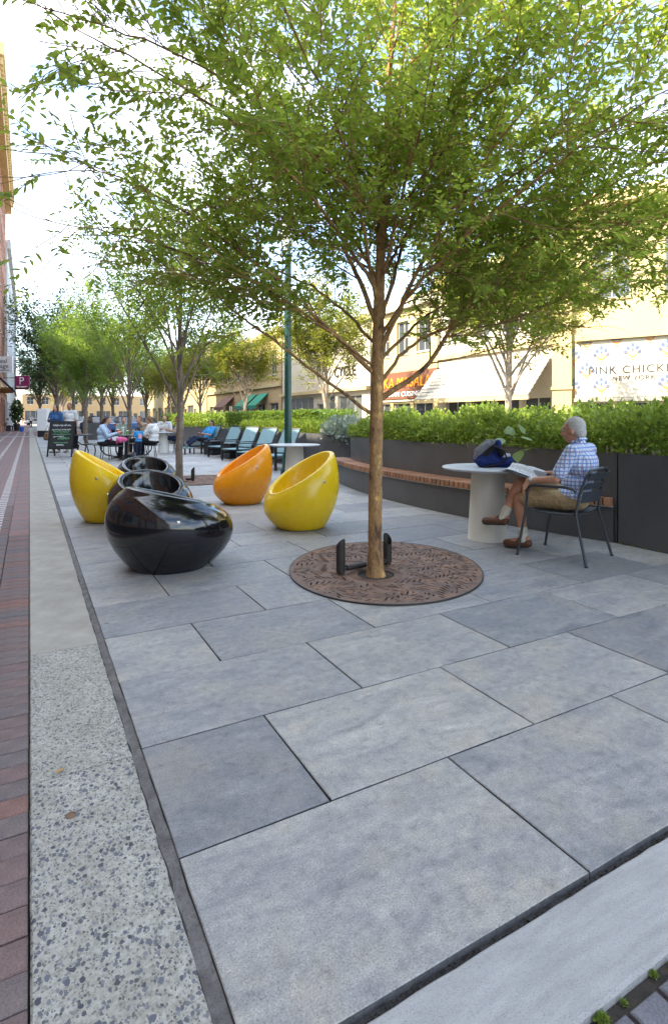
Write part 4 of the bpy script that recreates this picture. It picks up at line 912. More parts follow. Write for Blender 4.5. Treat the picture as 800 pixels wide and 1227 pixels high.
# ================================================================== TREES
def unit(v): return v / (np.linalg.norm(v) + 1e-9)
def wander(rg, p, d, L, n, up, wob):
    pts = [np.array(p, float)]; d = unit(np.array(d, float)); st = L / n
    for i in range(n):
        d = unit(d + np.array([0, 0, up / n]) + rg.normal(size=3) * wob); pts.append(pts[-1] + d * st)
    return np.array(pts)
def side_dir(rg, t, ang, flat=0.0):
    r = rg.normal(size=3); r[2] *= (1 - flat); r = r - t * r.dot(t); r = unit(r)
    return unit(t * math.cos(ang) + r * math.sin(ang))
def sample(pts, t):
    n = len(pts) - 1; x = t * n; i = min(int(x), n - 1); u = x - i
    return pts[i] * (1 - u) + pts[i + 1] * u, unit(pts[i + 1] - pts[i])
class Tree:
    def __init__(s, seed, leaf=0.07, ls=0.034, child_gap=0.16, twig_gap=0.09, twig=(0.2, 0.48), child=(0.5, 1.15), twigs=True, tmin=0.28, droop=-0.15):
        s.rg = np.random.default_rng(seed); s.wood = MB(); s.twigwood = MB(); s.thin = None; s.P = []; s.D = []; s.Nn = []; s.S = []
        s.leaf, s.ls, s.cg, s.tg, s.twig, s.child, s.tw, s.tmin, s.droop = leaf, ls, child_gap, twig_gap, twig, child, twigs, tmin, droop
    def limb(s, pts, r0, r1, sides=8, kids=True, tmin=None, gap=None):
        rg = s.rg; pts = np.array(pts, float)
        # subdivide and roughen
        L = np.linalg.norm(np.diff(pts, axis=0), axis=1).sum(); n = max(4, int(L / 0.12))
        t0 = np.linspace(0, 1, n + 1); fine = np.array([sample(pts, t)[0] for t in t0])
        for _ in range(2): fine[1:-1] = (fine[:-2] + 2 * fine[1:-1] + fine[2:]) / 4
        fine[1:] += rg.normal(size=(n, 3)) * 0.006
        rad = [r0 + (r1 - r0) * (t ** 0.8) for t in t0]
        s.wood.tube(fine, rad, sides)
        if not kids: return fine
        tm = s.tmin if tmin is None else tmin; k = int(L * (1 - tm) / (gap or s.cg)) + 1
        for i in range(k):
            t = tm + (1 - tm) * (i + rg.uniform(0.1, 0.9)) / k
            p, tg = sample(fine, min(t, 0.999))
            cl = rg.uniform(*s.child) * (1.1 - 0.45 * t)
            d = side_dir(rg, tg, rg.uniform(0.55, 1.05), 0.35)
            s.branch(p, d, cl, max(0.0032, (r0 + (r1 - r0) * t) * 0.36))
        s.branch(fine[-1], unit(fine[-1] - fine[-3]), s.child[0] * 1.2, r1)
        return fine
    def branch(s, p, d, L, r):
        rg = s.rg; b = wander(rg, p, d, L, 6, 0.28, 0.10)
        s.wood.tube(b, list(np.linspace(r, 0.0028, 7)), 5, False)
        k = max(2, int(L / s.tg))
        for i in range(k):
            t = 0.18 + 0.82 * (i + rg.uniform(0, 1)) / k
            q, tg = sample(b, min(t, 0.999)); s.spray(q, side_dir(rg, tg, rg.uniform(0.5, 1.0), 0.55), rg.uniform(*s.twig) * (1.1 - 0.4 * t))
        s.spray(b[-1], unit(b[-1] - b[-2]), s.twig[0] * 1.3)
    def spray(s, p, d, L):
        rg = s.rg
        if s.thin is not None and rg.uniform() < s.thin(p): return
        b = wander(rg, p, d, L, 4, s.droop, 0.09)
        if s.tw: s.twigwood.tube(b, [0.0026, 0.0023, 0.002, 0.0016, 0.001], 3, False)
        n = max(2, int(L / s.ls)); up = np.array([0, 0, 1.0]) + rg.normal(size=3) * 0.35; sd = 1
        for i in range(n):
            q, tg = sample(b, min(0.12 + 0.88 * i / n, 0.999)); side = unit(np.cross(tg, up)) * sd; sd = -sd
            s.P.append(q); s.D.append(tg * 0.6 + side * 0.8 + np.array([0, 0, -0.12]) + rg.normal(size=3) * 0.22); s.Nn.append(up + rg.normal(size=3) * 0.35)
            s.S.append(s.leaf * rg.uniform(0.6, 1.2) * (1.0 - 0.25 * i / n))
        s.P.append(b[-1]); s.D.append(b[-1] - b[-2]); s.Nn.append(up); s.S.append(s.leaf * 0.7)
    def arrays(s): return np.array(s.P), np.array(s.D), np.array(s.Nn), np.array(s.S)
def tree_parts(T, root, leafmat, barkmat, keep=None, singles=0, wide=1.0):
    P, D, NN, Sz = T.arrays()
    if keep is not None:
        k = keep(P); P, D, NN, Sz = P[k], D[k], NN[k], Sz[k]
    o = T.wood.build('trunk', barkmat, root, True, world=True, angle=60)
    if T.twigwood.v: T.twigwood.build('twigs', barkmat, root, False, world=True)['kind'] = 'stuff'
    loc = np.array(root.location)
    if singles:
        # the leaves that show largest stand on their own
        v = P - np.array([0, 0, CAMH]); zc = v[:, 0] * math.sin(TH) + v[:, 1] * math.cos(TH); xc = v[:, 0] * math.cos(TH) - v[:, 1] * math.sin(TH)
        u = xc / np.maximum(zc, .1) * FPX + 400; w = HOR - v[:, 2] / np.maximum(zc, .1) * FPX
        show = Sz / np.maximum(zc, 0.3); show[(zc < 0.5) | (u < 0) | (u > 800) | (w < 0)] = 0
        idx = np.argsort(-show)[:singles]; m = np.ones(len(P), bool); m[idx] = False
        me = leaves_mesh('leaf', np.zeros((1, 3)), np.array([[0, 1.0, 0]]), np.array([[0, 0, 1.0]]), np.array([1.0]), wide)
        X, Y, Z = leaf_frames(D[idx], NN[idx])
        for i, j in enumerate(idx):
            q = put('leaf', me, root, leafmat); mt = Matrix((X[i], Y[i], Z[i])).transposed().to_4x4() @ Matrix.Scale(float(Sz[j]), 4)
            mt.translation = Vector(P[j] - loc); q.matrix_local = mt
        P, D, NN, Sz = P[m], D[m], NN[m], Sz[m]
    me = leaves_mesh('crown', P - loc, D, NN, Sz, wide)
    c = put('crown', me, root, leafmat); c['kind'] = 'stuff'
    return len(P)

# ---- the elm-like tree in the round grate
TB = gp(450, 690); TZ = 4.5
def im(pts): return [tuple(ap(x, z, y)) for x, y, z in pts]
T = Tree(21, leaf=0.070, ls=0.028, child_gap=0.104, twig_gap=0.066)
LEFTV = np.array([-math.cos(TH), math.sin(TH), 0])
T.thin = lambda p: min(0.84, max(0.0, ((p - np.array([TB.x, TB.y, 0])).dot(LEFTV) - 1.15) * 1.05))
trunk = [(TB.x, TB.y, -0.03)] + im([(449, 640, 4.5), (450, 560, 4.5), (451, 500, 4.5), (452, 430, 4.5), (454, 360, 4.5), (456, 300, 4.5), (459, 220, 4.5), (464, 130, 4.5), (470, 30, 4.5), (480, -120, 4.5), (490, -260, 4.5)])
tr = np.array(trunk)
_n = 60; _t = np.linspace(0, 1, _n); _c = np.array([sample(tr[:7], t)[0] for t in _t]); _r = np.interp(_t, np.linspace(0, 1, 7), [0.066, 0.057, 0.054, 0.054, 0.050, 0.044, 0.038]); _r = _r + 0.030 * np.exp(-_t * 45)
for _ in range(4): _c[1:-1] = (_c[:-2] + 2 * _c[1:-1] + _c[2:]) / 4
_c[1:-1] += np.random.default_rng(2).normal(size=(_n - 2, 3)) * 0.0012; _r = _r * (1 + 0.02 * np.sin(_t * 31) + 0.015 * np.sin(_t * 77 + 1))
T.wood.tube(_c, list(_r), 16, True)
T.limb(tr[6:], 0.040, 0.008, 10, True, 0.05)
LIMBS = [
 ([(447, 497, 4.5), (410, 470, 4.45), (375, 445, 4.4), (340, 418, 4.35), (300, 388, 4.3), (255, 352, 4.2), (200, 300, 4.1)], 0.021, 0.006, .5),
 ([(448, 447, 4.5), (420, 420, 4.4), (400, 398, 4.3), (365, 365, 4.15), (320, 325, 4.0), (250, 270, 3.8), (170, 225, 3.6), (90, 190, 3.4)], 0.029, 0.006, .38),
 ([(450, 385, 4.5), (432, 340, 4.55), (415, 300, 4.6), (395, 240, 4.7), (350, 150, 4.8), (290, 60, 4.9), (230, -60, 5.0)], 0.030, 0.007, .3),
 ([(451, 360, 4.5), (440, 310, 4.35), (430, 240, 4.1), (400, 140, 3.8), (350, 30, 3.5), (290, -100, 3.3)], 0.026, 0.007, .3),
 ([(455, 478, 4.5), (490, 457, 4.5), (512, 438, 4.48), (532, 405, 4.45), (560, 365, 4.4), (610, 310, 4.3), (680, 255, 4.2), (760, 205, 4.1), (860, 150, 4.0)], 0.033, 0.007, .36),
 ([(455, 460, 4.5), (478, 427, 4.55), (500, 408, 4.6), (545, 388, 4.7), (580, 350, 4.8), (640, 300, 4.9), (720, 250, 5.0), (800, 215, 5.1)], 0.023, 0.006, .38),
 ([(456, 425, 4.5), (478, 370, 4.4), (500, 325, 4.3), (540, 250, 4.1), (600, 165, 3.9), (680, 70, 3.7), (780, -20, 3.5)], 0.029, 0.007, .3),
 ([(456, 385, 4.5), (475, 320, 4.6), (495, 260, 4.75), (530, 160, 5.0), (580, 50, 5.2), (640, -80, 5.4)], 0.025, 0.007, .25),
 ([(455, 345, 4.5), (470, 280, 4.3), (490, 200, 4.0), (520, 100, 3.6), (560, -20, 3.2)], 0.021, 0.007, .25),
 ([(453, 352, 4.5), (420, 300, 4.2), (370, 230, 3.8), (290, 150, 3.4), (200, 90, 3.2), (110, 45, 3.1)], 0.022, 0.006, .3),
 ([(453, 335, 4.5), (425, 290, 4.8), (380, 230, 5.2), (320, 180, 5.6), (230, 130, 6.0)], 0.022, 0.006, .25),
 ([(455, 335, 4.5), (480, 290, 4.9), (520, 240, 5.4), (590, 190, 5.9), (680, 160, 6.3)], 0.022, 0.006, .25),
 ([(456, 305, 4.5), (470, 220, 4.9), (480, 120, 5.5), (500, 30, 6.0)], 0.020, 0.006, .2),
 ([(451, 412, 4.5), (410, 370, 4.7), (370, 340, 4.9), (310, 315, 5.2), (240, 290, 5.5), (180, 280, 5.7)], 0.020, 0.006, .35),
 ([(455, 432, 4.5), (500, 385, 4.9), (560, 345, 5.3), (640, 320, 5.7), (720, 310, 6.0)], 0.020, 0.006, .35),
 ([(455, 402, 4.5), (500, 340, 4.1), (570, 270, 3.7), (660, 200, 3.3), (760, 130, 3.0)], 0.020, 0.006, .35),
 ([(449, 440, 4.5), (380, 385, 4.2), (310, 340, 3.9), (230, 305, 3.7), (140, 280, 3.5), (60, 265, 3.4)], 0.016, 0.005, .45),
 ([(430, 240, 4.1), (360, 170, 3.6), (270, 90, 3.2), (160, 40, 3.0), (50, 10, 2.9)], 0.014, 0.005, .3),
 ([(457, 280, 4.5), (500, 220, 4.2), (580, 120, 3.8), (680, 0, 3.5), (780, -100, 3.3)], 0.018, 0.006, .25),
 ([(457, 250, 4.5), (420, 180, 4.7), (330, 60, 5.0), (250, -40, 5.2)], 0.016, 0.006, .25),
 ([(500, 325, 4.3), (560, 300, 4.4), (640, 285, 4.5), (730, 290, 4.5)], 0.012, 0.005, .2),
 ([(340, 345, 4.05), (290, 330, 4.2), (230, 330, 4.4), (180, 325, 4.5)], 0.011, 0.005, .15),
 ([(440, 320, 4.5), (390, 290, 4.3), (330, 270, 4.2), (260, 240, 4.1), (200, 215, 4.0)], 0.014, 0.005, .2),
 ([(545, 250, 4.1), (620, 210, 3.9), (700, 150, 3.8), (800, 90, 3.7)], 0.013, 0.005, .2),
 ([(585, 345, 4.4), (650, 335, 4.5), (720, 335, 4.6), (790, 325, 4.7)], 0.011, 0.005, .15),
 ([(530, 405, 4.45), (570, 392, 4.3), (620, 385, 4.2), (670, 375, 4.1)], 0.009, 0.005, .3),
 ([(660, 265, 4.2), (730, 265, 4.2), (800, 270, 4.2)], 0.010, 0.005, .1),
 ([(470, 100, 4.5), (520, 40, 4.4), (600, -20, 4.3), (700, -60, 4.2)], 0.012, 0.005, .1),
 ([(465, 110, 4.5), (420, 50, 4.4), (360, 0, 4.4)], 0.012, 0.005, .1),
]
for pts, r0, r1, tm in LIMBS: T.limb(im(pts), r0 * 0.78, r1 * 0.7, 8, True, max(0.1, tm - 0.13))
root = empty('tree', (TB.x, TB.y, 0), 0, 'young spreading tree with mottled trunk growing in the oval rusty grate', 'tree')
def keep_main(P):
    v = P - np.array([0, 0, CAMH]); zc = v[:, 0] * math.sin(TH) + v[:, 1] * math.cos(TH)
    return (P[:, 2] > 1.88 + 0.10 * np.sin(P[:, 0] * 5) * np.cos(P[:, 1] * 4)) & (zc > 1.6)
NLEAF = tree_parts(T, root, M['leaf'], M['bark'], keep_main, 300)

# ---- generic trees
def vase_tree(seed, H, fork, rad, rt, nl, **kw):
    """limbs leave the trunk between fork and 0.5 H and rise outwards"""
    T = Tree(seed, **kw); rg = T.rg
    tp = [(0, 0, -0.05)] + [(rg.normal() * 0.02, rg.normal() * 0.02, H * t) for t in (0.12, 0.25, 0.4, 0.55, 0.7)] + [(0.1, 0, H * 0.92)]
    tp = np.array(tp); rr = np.interp(tp[:, 2], [0, fork, H], [rt, rt * 0.82, 0.012]); T.wood.tube(tp, list(rr), 10)
    T.limb(tp[3:], 0.001, 0.001, 4, True, 0.2)
    for i in range(nl):
        z = fork + (0.55 * H - fork) * (i / nl) ** 1.1; a = i * 2.4 + rg.uniform(-.3, .3)
        rr_ = rad * rg.uniform(0.75, 1.1) * (1 - 0.35 * i / nl); zt = z + (H - z) * rg.uniform(0.45, 0.95)
        pts = [(0, 0, z)]
        for t in (0.25, 0.5, 0.75, 1.0): pts.append((math.cos(a + 0.2 * t) * rr_ * t ** 1.15, math.sin(a + 0.2 * t) * rr_ * t ** 1.15, z + (zt - z) * t))
        T.limb(pts, max(0.012, rt * 0.42 * (1 - 0.4 * i / nl)), 0.006, 6)
    return T
def plant_tree(T, loc, label, leafmat, barkmat, rz=0.0, sc=1.0, group=None, keep=None):
    r = empty('tree', (0, 0, 0), 0, label, 'tree', group); tree_parts(T, r, leafmat, barkmat, keep)
    r.location = loc; r.rotation_euler = (0, 0, rz); r.scale = (sc,) * 3; return r
def move_copy(src, loc, label, rz, sc, group=None, mat=None):
    c = copy_tree(src); c.location = loc; c.rotation_euler = (0, 0, rz); c.scale = (sc,) * 3; c['label'] = label
    if group: c['group'] = group
    if mat:
        for ch in c.children:
            if ch.name.startswith('crown'): ch.data = ch.data.copy(); ch.data.materials.clear(); ch.data.materials.append(mat)
    return c
TA = vase_tree(31, 6.6, 1.45, 2.1, 0.085, 13, leaf=0.11, ls=0.052, child_gap=0.14, twig_gap=0.085, twigs=False, tmin=0.30)
g2 = gp(215, 578)
t2 = plant_tree(TA, (g2.x, g2.y, 0), 'slim young tree behind the black pod chairs, second in the row', M['leaf_mid'], M['bark_grey'], 0.5, 0.88)
TBk = vase_tree(32, 7.2, 1.7, 2.3, 0.10, 14, leaf=0.165, ls=0.075, child_gap=0.15, twig_gap=0.10, twigs=False, tmin=0.10)
p = ap(155, 19.3); t3 = move_copy(t2, (p.x, p.y, 0), 'slim young tree beside the picnic table', 2.2, 0.98)
p = ap(103, 28.0); t4 = plant_tree(TBk, (p.x, p.y, 0), 'fuller green tree behind the standing couple', M['leaf_mid'], M['bark_grey'], 1.0, 0.95)
p = ap(122, 31.0); move_copy(t4, (p.x, p.y, 0), 'green tree further along the row, past the one behind the couple', 3.0, 1.1)
p = ap(88, 40.0); move_copy(t4, (p.x, p.y, 0), 'pale green tree standing at the far end of the plaza', 4.4, 1.25, mat=M['leaf_mid'])
# big dark trees at the end of the street
TD = vase_tree(41, 13.5, 2.6, 4.6, 0.26, 20, leaf=0.38, ls=0.19, child_gap=0.30, twig_gap=0.22, twig=(0.5, 1.1), child=(1.2, 2.4), twigs=False, tmin=0.2)
p = ap(68, 56.0); td = plant_tree(TD, (p.x, p.y, 0), 'large dark tree at the end of the shop-side footway', M['leaf_dark'], M['bark_grey'], 0.3, 1.02)
p = ap(48, 92.0); move_copy(td, (p.x, p.y, 0), 'dark tree partly hidden behind the largest one', 2.0, 0.95)
for i, (x, z, s, rz, lab) in enumerate(((100, 78, 1.0, 1.1, 'tall tree behind the parked cars across the plaza end'), (135, 95, 1.1, 2.9, 'tall hazy tree far behind the picnic table'), (175, 85, 0.95, 4.0, 'tall tree far behind the seated group'), (75, 120, 1.1, 5.0, 'distant tree closing the end of the street'), (215, 105, 1.0, 0.6, 'tall tree far behind the second young tree'))):
    p = ap(x, z); move_copy(td, (p.x, p.y, 0), lab, rz, s, mat=M['leaf_mid'] if i % 2 == 0 else M['leaf_warm'])
# sunlit street trees between the planter and the shops
TS = vase_tree(51, 8.2, 1.9, 3.1, 0.13, 15, leaf=0.20, ls=0.095, child_gap=0.14, twig_gap=0.10, twig=(0.35, 0.7), child=(0.8, 1.5), twigs=False, tmin=0.35)
ts = plant_tree(TS, (13.6, 13.0, -0.1), 'pale-barked street tree in front of the ribbed awning', M['leaf_warm'], M['bark_pale'], 0.0, 1.0)
for y, rz, s, lab in ((25.6, 1.3, 1.0, 'pale-barked street tree in front of the white CYCLE shop'), (38.0, 2.2, 1.0, 'sunlit street tree in front of the tan building'), (50, 3.9, 1.1, 'sunlit street tree beyond the clipped hedge'), (63, 5.0, 1.1, 'sunlit street tree far along the right-hand shops'), (4.0, 0.8, 1.05, 'street tree in front of the corner shop windows')):
    move_copy(ts, (13.6, y, -0.1), lab, rz, s)
# dark flowering shrub by the shop door
sh = empty('shrub', ap(20, 56), 0, 'dark shrub with white flowers beside the brick shop', 'shrub')
def sfn(g_, n):
    d = g_.normal(size=(n, 3)); d /= np.linalg.norm(d, axis=1, keepdims=True); r = g_.uniform(0, 1, n) ** 0.4
    return np.array(sh.location) + np.array([0, 0, 1.9]) + d * r[:, None] * np.array([0.55, 0.55, 1.25]), d
hedge_leaves('foliage', sfn, 900, 0.24, M['leaf_dark'], sh, 4)['kind'] = 'stuff'
def sfw(g_, n):
    P, d = sfn(g_, n); return np.array(sh.location) + np.array([0, 0, 1.7]) + d * np.array([0.57, 0.57, 0.9]), d
hedge_leaves('flowers', sfw, 60, 0.14, M['white'], sh, 8, 0.2, 2.0)['kind'] = 'stuff'
MB().lathe([(0.22, 0), (0.32, 0.7), (0.30, 0.7), (0.28, 0.6)], 16).build('pot', M['darkmetal'], sh, True)

print('LEAVES', NLEAF)
# ================================================================== TREE GRATES
def mat_rust():
    m, t, b = newmat('rusty_cast_iron'); tcn = N(t, 'TexCoord')
    a = N(t, 'TexNoise', Scale=7.0, Detail=7.0, Roughness=0.65); t.links.new(tcn.outputs['Object'], a.inputs['Vector'])
    f = N(t, 'TexNoise', Scale=120.0, Detail=3.0); t.links.new(tcn.outputs['Object'], f.inputs['Vector'])
    r1 = ramp(t, a.outputs['Fac'], [(0.32, (0.105, 0.07, 0.052)), (0.5, (0.20, 0.122, 0.085)), (0.68, (0.29, 0.16, 0.095))])
    r2 = ramp(t, f.outputs['Fac'], [(0.3, (0.7,) * 3), (0.7, (1.15,) * 3)])
    t.links.new(mixc(t, r1.outputs['Color'], r2.outputs['Color'], 1.0, 'MULTIPLY'), b.inputs['Base Color'])
    b.inputs['Roughness'].default_value = 0.72; b.inputs['Metallic'].default_value = 0.15; bump(t, b, f.outputs['Fac'], 0.3, 0.003); return m
M['rust'] = mat_rust()
def make_grate(rx, ry, hole, hr, seed):
    """cast plate pierced by fern-like rows of slots; local x long axis"""
    rg = random.Random(seed); slots = []; occ = []
    stems = []
    def inside(x, y, m): return ((x / (rx - m)) ** 2 + (y / (ry - m)) ** 2 < 1) and math.hypot(x - hole[0], y - hole[1]) > hr + m * 0.9 + 0.07
    tries = 0; fronds = []
    while len(fronds) < 95 and tries < 4000:
        tries += 1
        x, y = rg.uniform(-rx, rx), rg.uniform(-ry, ry)
        if not inside(x, y, 0.05): continue
        if any(math.hypot(x - a, y - b) < 0.125 for a, b in fronds): continue
        fronds.append((x, y)); a0 = rg.uniform(0, 6.28); bend = rg.uniform(-1.6, 1.6); L = rg.uniform(0.26, 0.36); st = []
        n = 7
        px, py, a = x - math.cos(a0) * L / 2, y - math.sin(a0) * L / 2, a0 - bend * 0.5
        for i in range(n):
            a += bend / n; px += math.cos(a) * L / n; py += math.sin(a) * L / n; (st.append((px, py)) if inside(px, py, 0.02) else None)
            ln = 0.088 * math.sin(math.pi * (i + 1.2) / (n + 1.6)) + 0.022
            for sgn in (1, -1):
                b = a + sgn * 0.85; cx, cy = px + math.cos(b) * (ln / 2 + 0.009), py + math.sin(b) * (ln / 2 + 0.009)
                ok = inside(cx + math.cos(b) * ln / 2, cy + math.sin(b) * ln / 2, 0.03) and inside(cx, cy, 0.03)
                for (qx, qy, qb, ql) in occ:
                    if math.hypot(cx - qx, cy - qy) < 0.10:
                        # distance between the two slot axes, sampled
                        for s1 in (-.5, -.17, .17, .5):
                            for s2 in (-.5, -.17, .17, .5):
                                if math.hypot(cx + math.cos(b) * ln * s1 - qx - math.cos(qb) * ql * s2, cy + math.sin(b) * ln * s1 - qy - math.sin(qb) * ql * s2) < 0.0225: ok = False
                    if not ok: break
                if ok: occ.append((cx, cy, b, ln)); slots.append((cx, cy, b, ln, 0.0185))
        stems.append(st)
    for _ in range(9000):
        x, y = rg.uniform(-rx, rx), rg.uniform(-ry, ry); b = 2.2 * math.sin(3.1 * x + 1.3) + 1.7 * math.cos(2.7 * y - x); ln = rg.uniform(0.03, 0.075)
        ok = inside(x + math.cos(b) * ln / 2, y + math.sin(b) * ln / 2, 0.03) and inside(x - math.cos(b) * ln / 2, y - math.sin(b) * ln / 2, 0.03)
        if not ok: continue
        for (qx, qy, qb, ql) in occ:
            if math.hypot(x - qx, y - qy) < 0.11:
                for s1 in (-.5, -.17, .17, .5):
                    for s2 in (-.5, -.17, .17, .5):
                        if math.hypot(x + math.cos(b) * ln * s1 - qx - math.cos(qb) * ql * s2, y + math.sin(b) * ln * s1 - qy - math.sin(qb) * ql * s2) < 0.0245: ok = False
            if not ok: break
        if ok: occ.append((x, y, b, ln)); slots.append((x, y, b, ln, 0.015))
    V = []; E = []
    def loop(pts):
        s = len(V); V.extend(Vector(p) for p in pts); n = len(pts); E.extend((s + i, s + (i + 1) % n) for i in range(n))
    NO = 96; loop([(rx * math.cos(2 * math.pi * i / NO), ry * math.sin(2 * math.pi * i / NO)) for i in range(NO)])
    NH = 36; loop([(hole[0] + hr * math.cos(2 * math.pi * i / NH), hole[1] + hr * math.sin(2 * math.pi * i / NH)) for i in range(NH)])
    for cx, cy, b, ln, w in slots:
        c, s = math.cos(b), math.sin(b); sh = [(-.5, 0), (-.2, -.5), (.2, -.45), (.5, 0), (.2, .45), (-.2, .5)]
        loop([(cx + c * u * ln - s * v * w, cy + s * u * ln + c * v * w) for u, v in sh])
    vo, eo, fo, _, _, _ = delaunay_2d_cdt(V, E, [], 0, 1e-6)
    tris = []
    for f in fo:
        x = sum(vo[i].x for i in f) / 3; y = sum(vo[i].y for i in f) / 3
        if (x / rx) ** 2 + (y / ry) ** 2 > 1 or math.hypot(x - hole[0], y - hole[1]) < hr * 0.995: continue
        hit = False
        for cx, cy, b, ln, w in slots:
            dx, dy = x - cx, y - cy
            if abs(dx) > 0.06 or abs(dy) > 0.06: continue
            u = (dx * math.cos(b) + dy * math.sin(b)) / ln; v = (-dx * math.sin(b) + dy * math.cos(b)) / w
            if abs(u) < .5 and abs(v) < 0.5 * (1 - max(0, abs(u) - .2) / .3) + 1e-6: hit = True; break
        if not hit: tris.append(tuple(f))
    # plate with thickness: top, and walls along open edges
    cnt = {}
    for f in tris:
        for a, b in zip(f, f[1:] + f[:1]): cnt[(a, b)] = cnt.get((a, b), 0) + 1
    n = len(vo); v = [(q.x, q.y, 0.0) for q in vo] + [(q.x, q.y, -0.0115) for q in vo]
    f = list(tris) + [(b, a, n + a, n + b) for (a, b) in cnt if (b, a) not in cnt]
    return MB().add(v, f), stems
def grate(name, c, ang, rx, ry, treepos, label, seed):
    r = empty(name, (c[0], c[1], 0), ang, label, 'tree grate')
    lp = Matrix.Rotation(-ang, 3, 'Z') @ (Vector((treepos[0], treepos[1], 0)) - Vector((c[0], c[1], 0)))
    mb, stems = make_grate(rx, ry, (lp.x, lp.y), 0.15, seed)
    top = 0.012
    mb.v = [(x, y, z + top) for x, y, z in mb.v]; mb.build('plate', M['rust'], r)
    NO = 96
    ring = MB()
    for (a, b, z0, z1) in ((1.0, 1.012, 0.0, top + 0.001),):
        vs = []; fs = []
        for i in range(NO):
            t = 2 * math.pi * i / NO
            for k, z in ((1.001, z0), (1.001, z1), (1.012, z1), (1.012, z0)): vs.append((rx * k * math.cos(t), ry * k * math.sin(t), z))
        for i in range(NO):
            q, w = i * 4, ((i + 1) % NO) * 4
            for j in range(4): fs.append((q + j, w + j, w + (j + 1) % 4, q + (j + 1) % 4))
        ring.add(vs, fs)
    ring.build('rim', M['bronze'], r)
    # dark bed below, with the planting hole
    MB().prism([(rx * math.cos(2 * math.pi * i / 64), ry * math.sin(2 * math.pi * i / 64)) for i in range(64)], 0.0004, 0.0016).build('bed', M['soil'], r)
    rg_ = MB()
    for k in range(5):
        q = 0.160 + k * 0.014
        rg_.tube([(lp.x + q * math.cos(2 * math.pi * i / 40), lp.y + q * math.sin(2 * math.pi * i / 40), top) for i in range(41)], 0.0035, 5, False)
    rg_.build('hole_rings', M['rust'], r, True)
    sm = MB()
    for st in stems:
        if len(st) > 2: sm.tube([(x, y, top) for x, y in st], 0.0042, 5)
    sm.build('stems', M['rust'], r, True)['kind'] = 'stuff'
    return r
GA = math.atan2(0.83, 0.56)
grate('tree_grate', (2.66, 3.94), GA, 0.955, 0.80, (TB.x, TB.y), 'oval rusty cast iron tree grate with fern pattern under the mottled tree', 3)
cc = gp(236, 577); grate('tree_grate', (cc.x + 0.15, cc.y + 0.25), GA, 0.95, 0.80, (g2.x, g2.y), 'rusty tree grate beside the black pod chairs, round the slim tree', 8)
def uplight(loc, label, arm_to, hz=0.27, face=0.0):
    r = empty('uplight', loc, 0, label, 'uplight')
    mb = MB(); n = 20; rr = 0.037; z0, z1 = 0.035, hz; v = []; f = []
    for i in range(n):
        a = 2 * math.pi * i / n; top = z1 + 0.045 * math.cos(a - face); v += [(rr * math.cos(a), rr * math.sin(a), z0), (rr * math.cos(a), rr * math.sin(a), top), (rr * 0.88 * math.cos(a), rr * 0.88 * math.sin(a), top), (rr * 0.88 * math.cos(a), rr * 0.88 * math.sin(a), z1 - 0.09)]
    for i in range(n):
        q, w = i * 4, ((i + 1) % n) * 4
        for j in range(3): f.append((q + j, w + j, w + j + 1, q + j + 1))
    f += [tuple(4 * i for i in range(n))[::-1], tuple(4 * i + 3 for i in range(n))]
    mb.add(v, f).build('housing', M['bronze'], r, True, angle=35)
    MB().lathe([(0.028, z1 - 0.088), (0.028, z1 - 0.082)], 16).build('lens', M['glass'], r)
    d = Vector(arm_to) - Vector(loc); d.z = 0
    MB().tube([(0, 0, 0.055), tuple(d * 0.22 + Vector((0, 0, 0.050)))], 0.014, 8).build('knuckle', M['bronze'], r, True)
    MB().tube([tuple(d * 0.22 + Vector((0, 0, 0.052))), tuple(d * 0.92 + Vector((0, 0, 0.052)))], 0.024, 10).build('arm', M['bronze'], r, True)
    MB().lathe([(0.03, 0.018), (0.03, 0.036)], 14).build('foot', M['bronze'], r, True)
p = gp(408, 690); uplight((p.x, p.y, 0.0), 'bronze uplight canister on the rusty grate, on the pod chair side of the trunk', tuple(gp(440, 683)), 0.26, GA - 2.4)
p = gp(464, 678); uplight((p.x, p.y, 0.0), 'bronze uplight canister on the rusty grate, on the bench side of the trunk', tuple(gp(452, 684)), 0.235, GA + 0.5)
p = gp(231, 577); uplight((p.x, p.y, 0.0), 'small dark uplight on the second tree grate', tuple(gp(222, 577)), 0.24, 0.5)

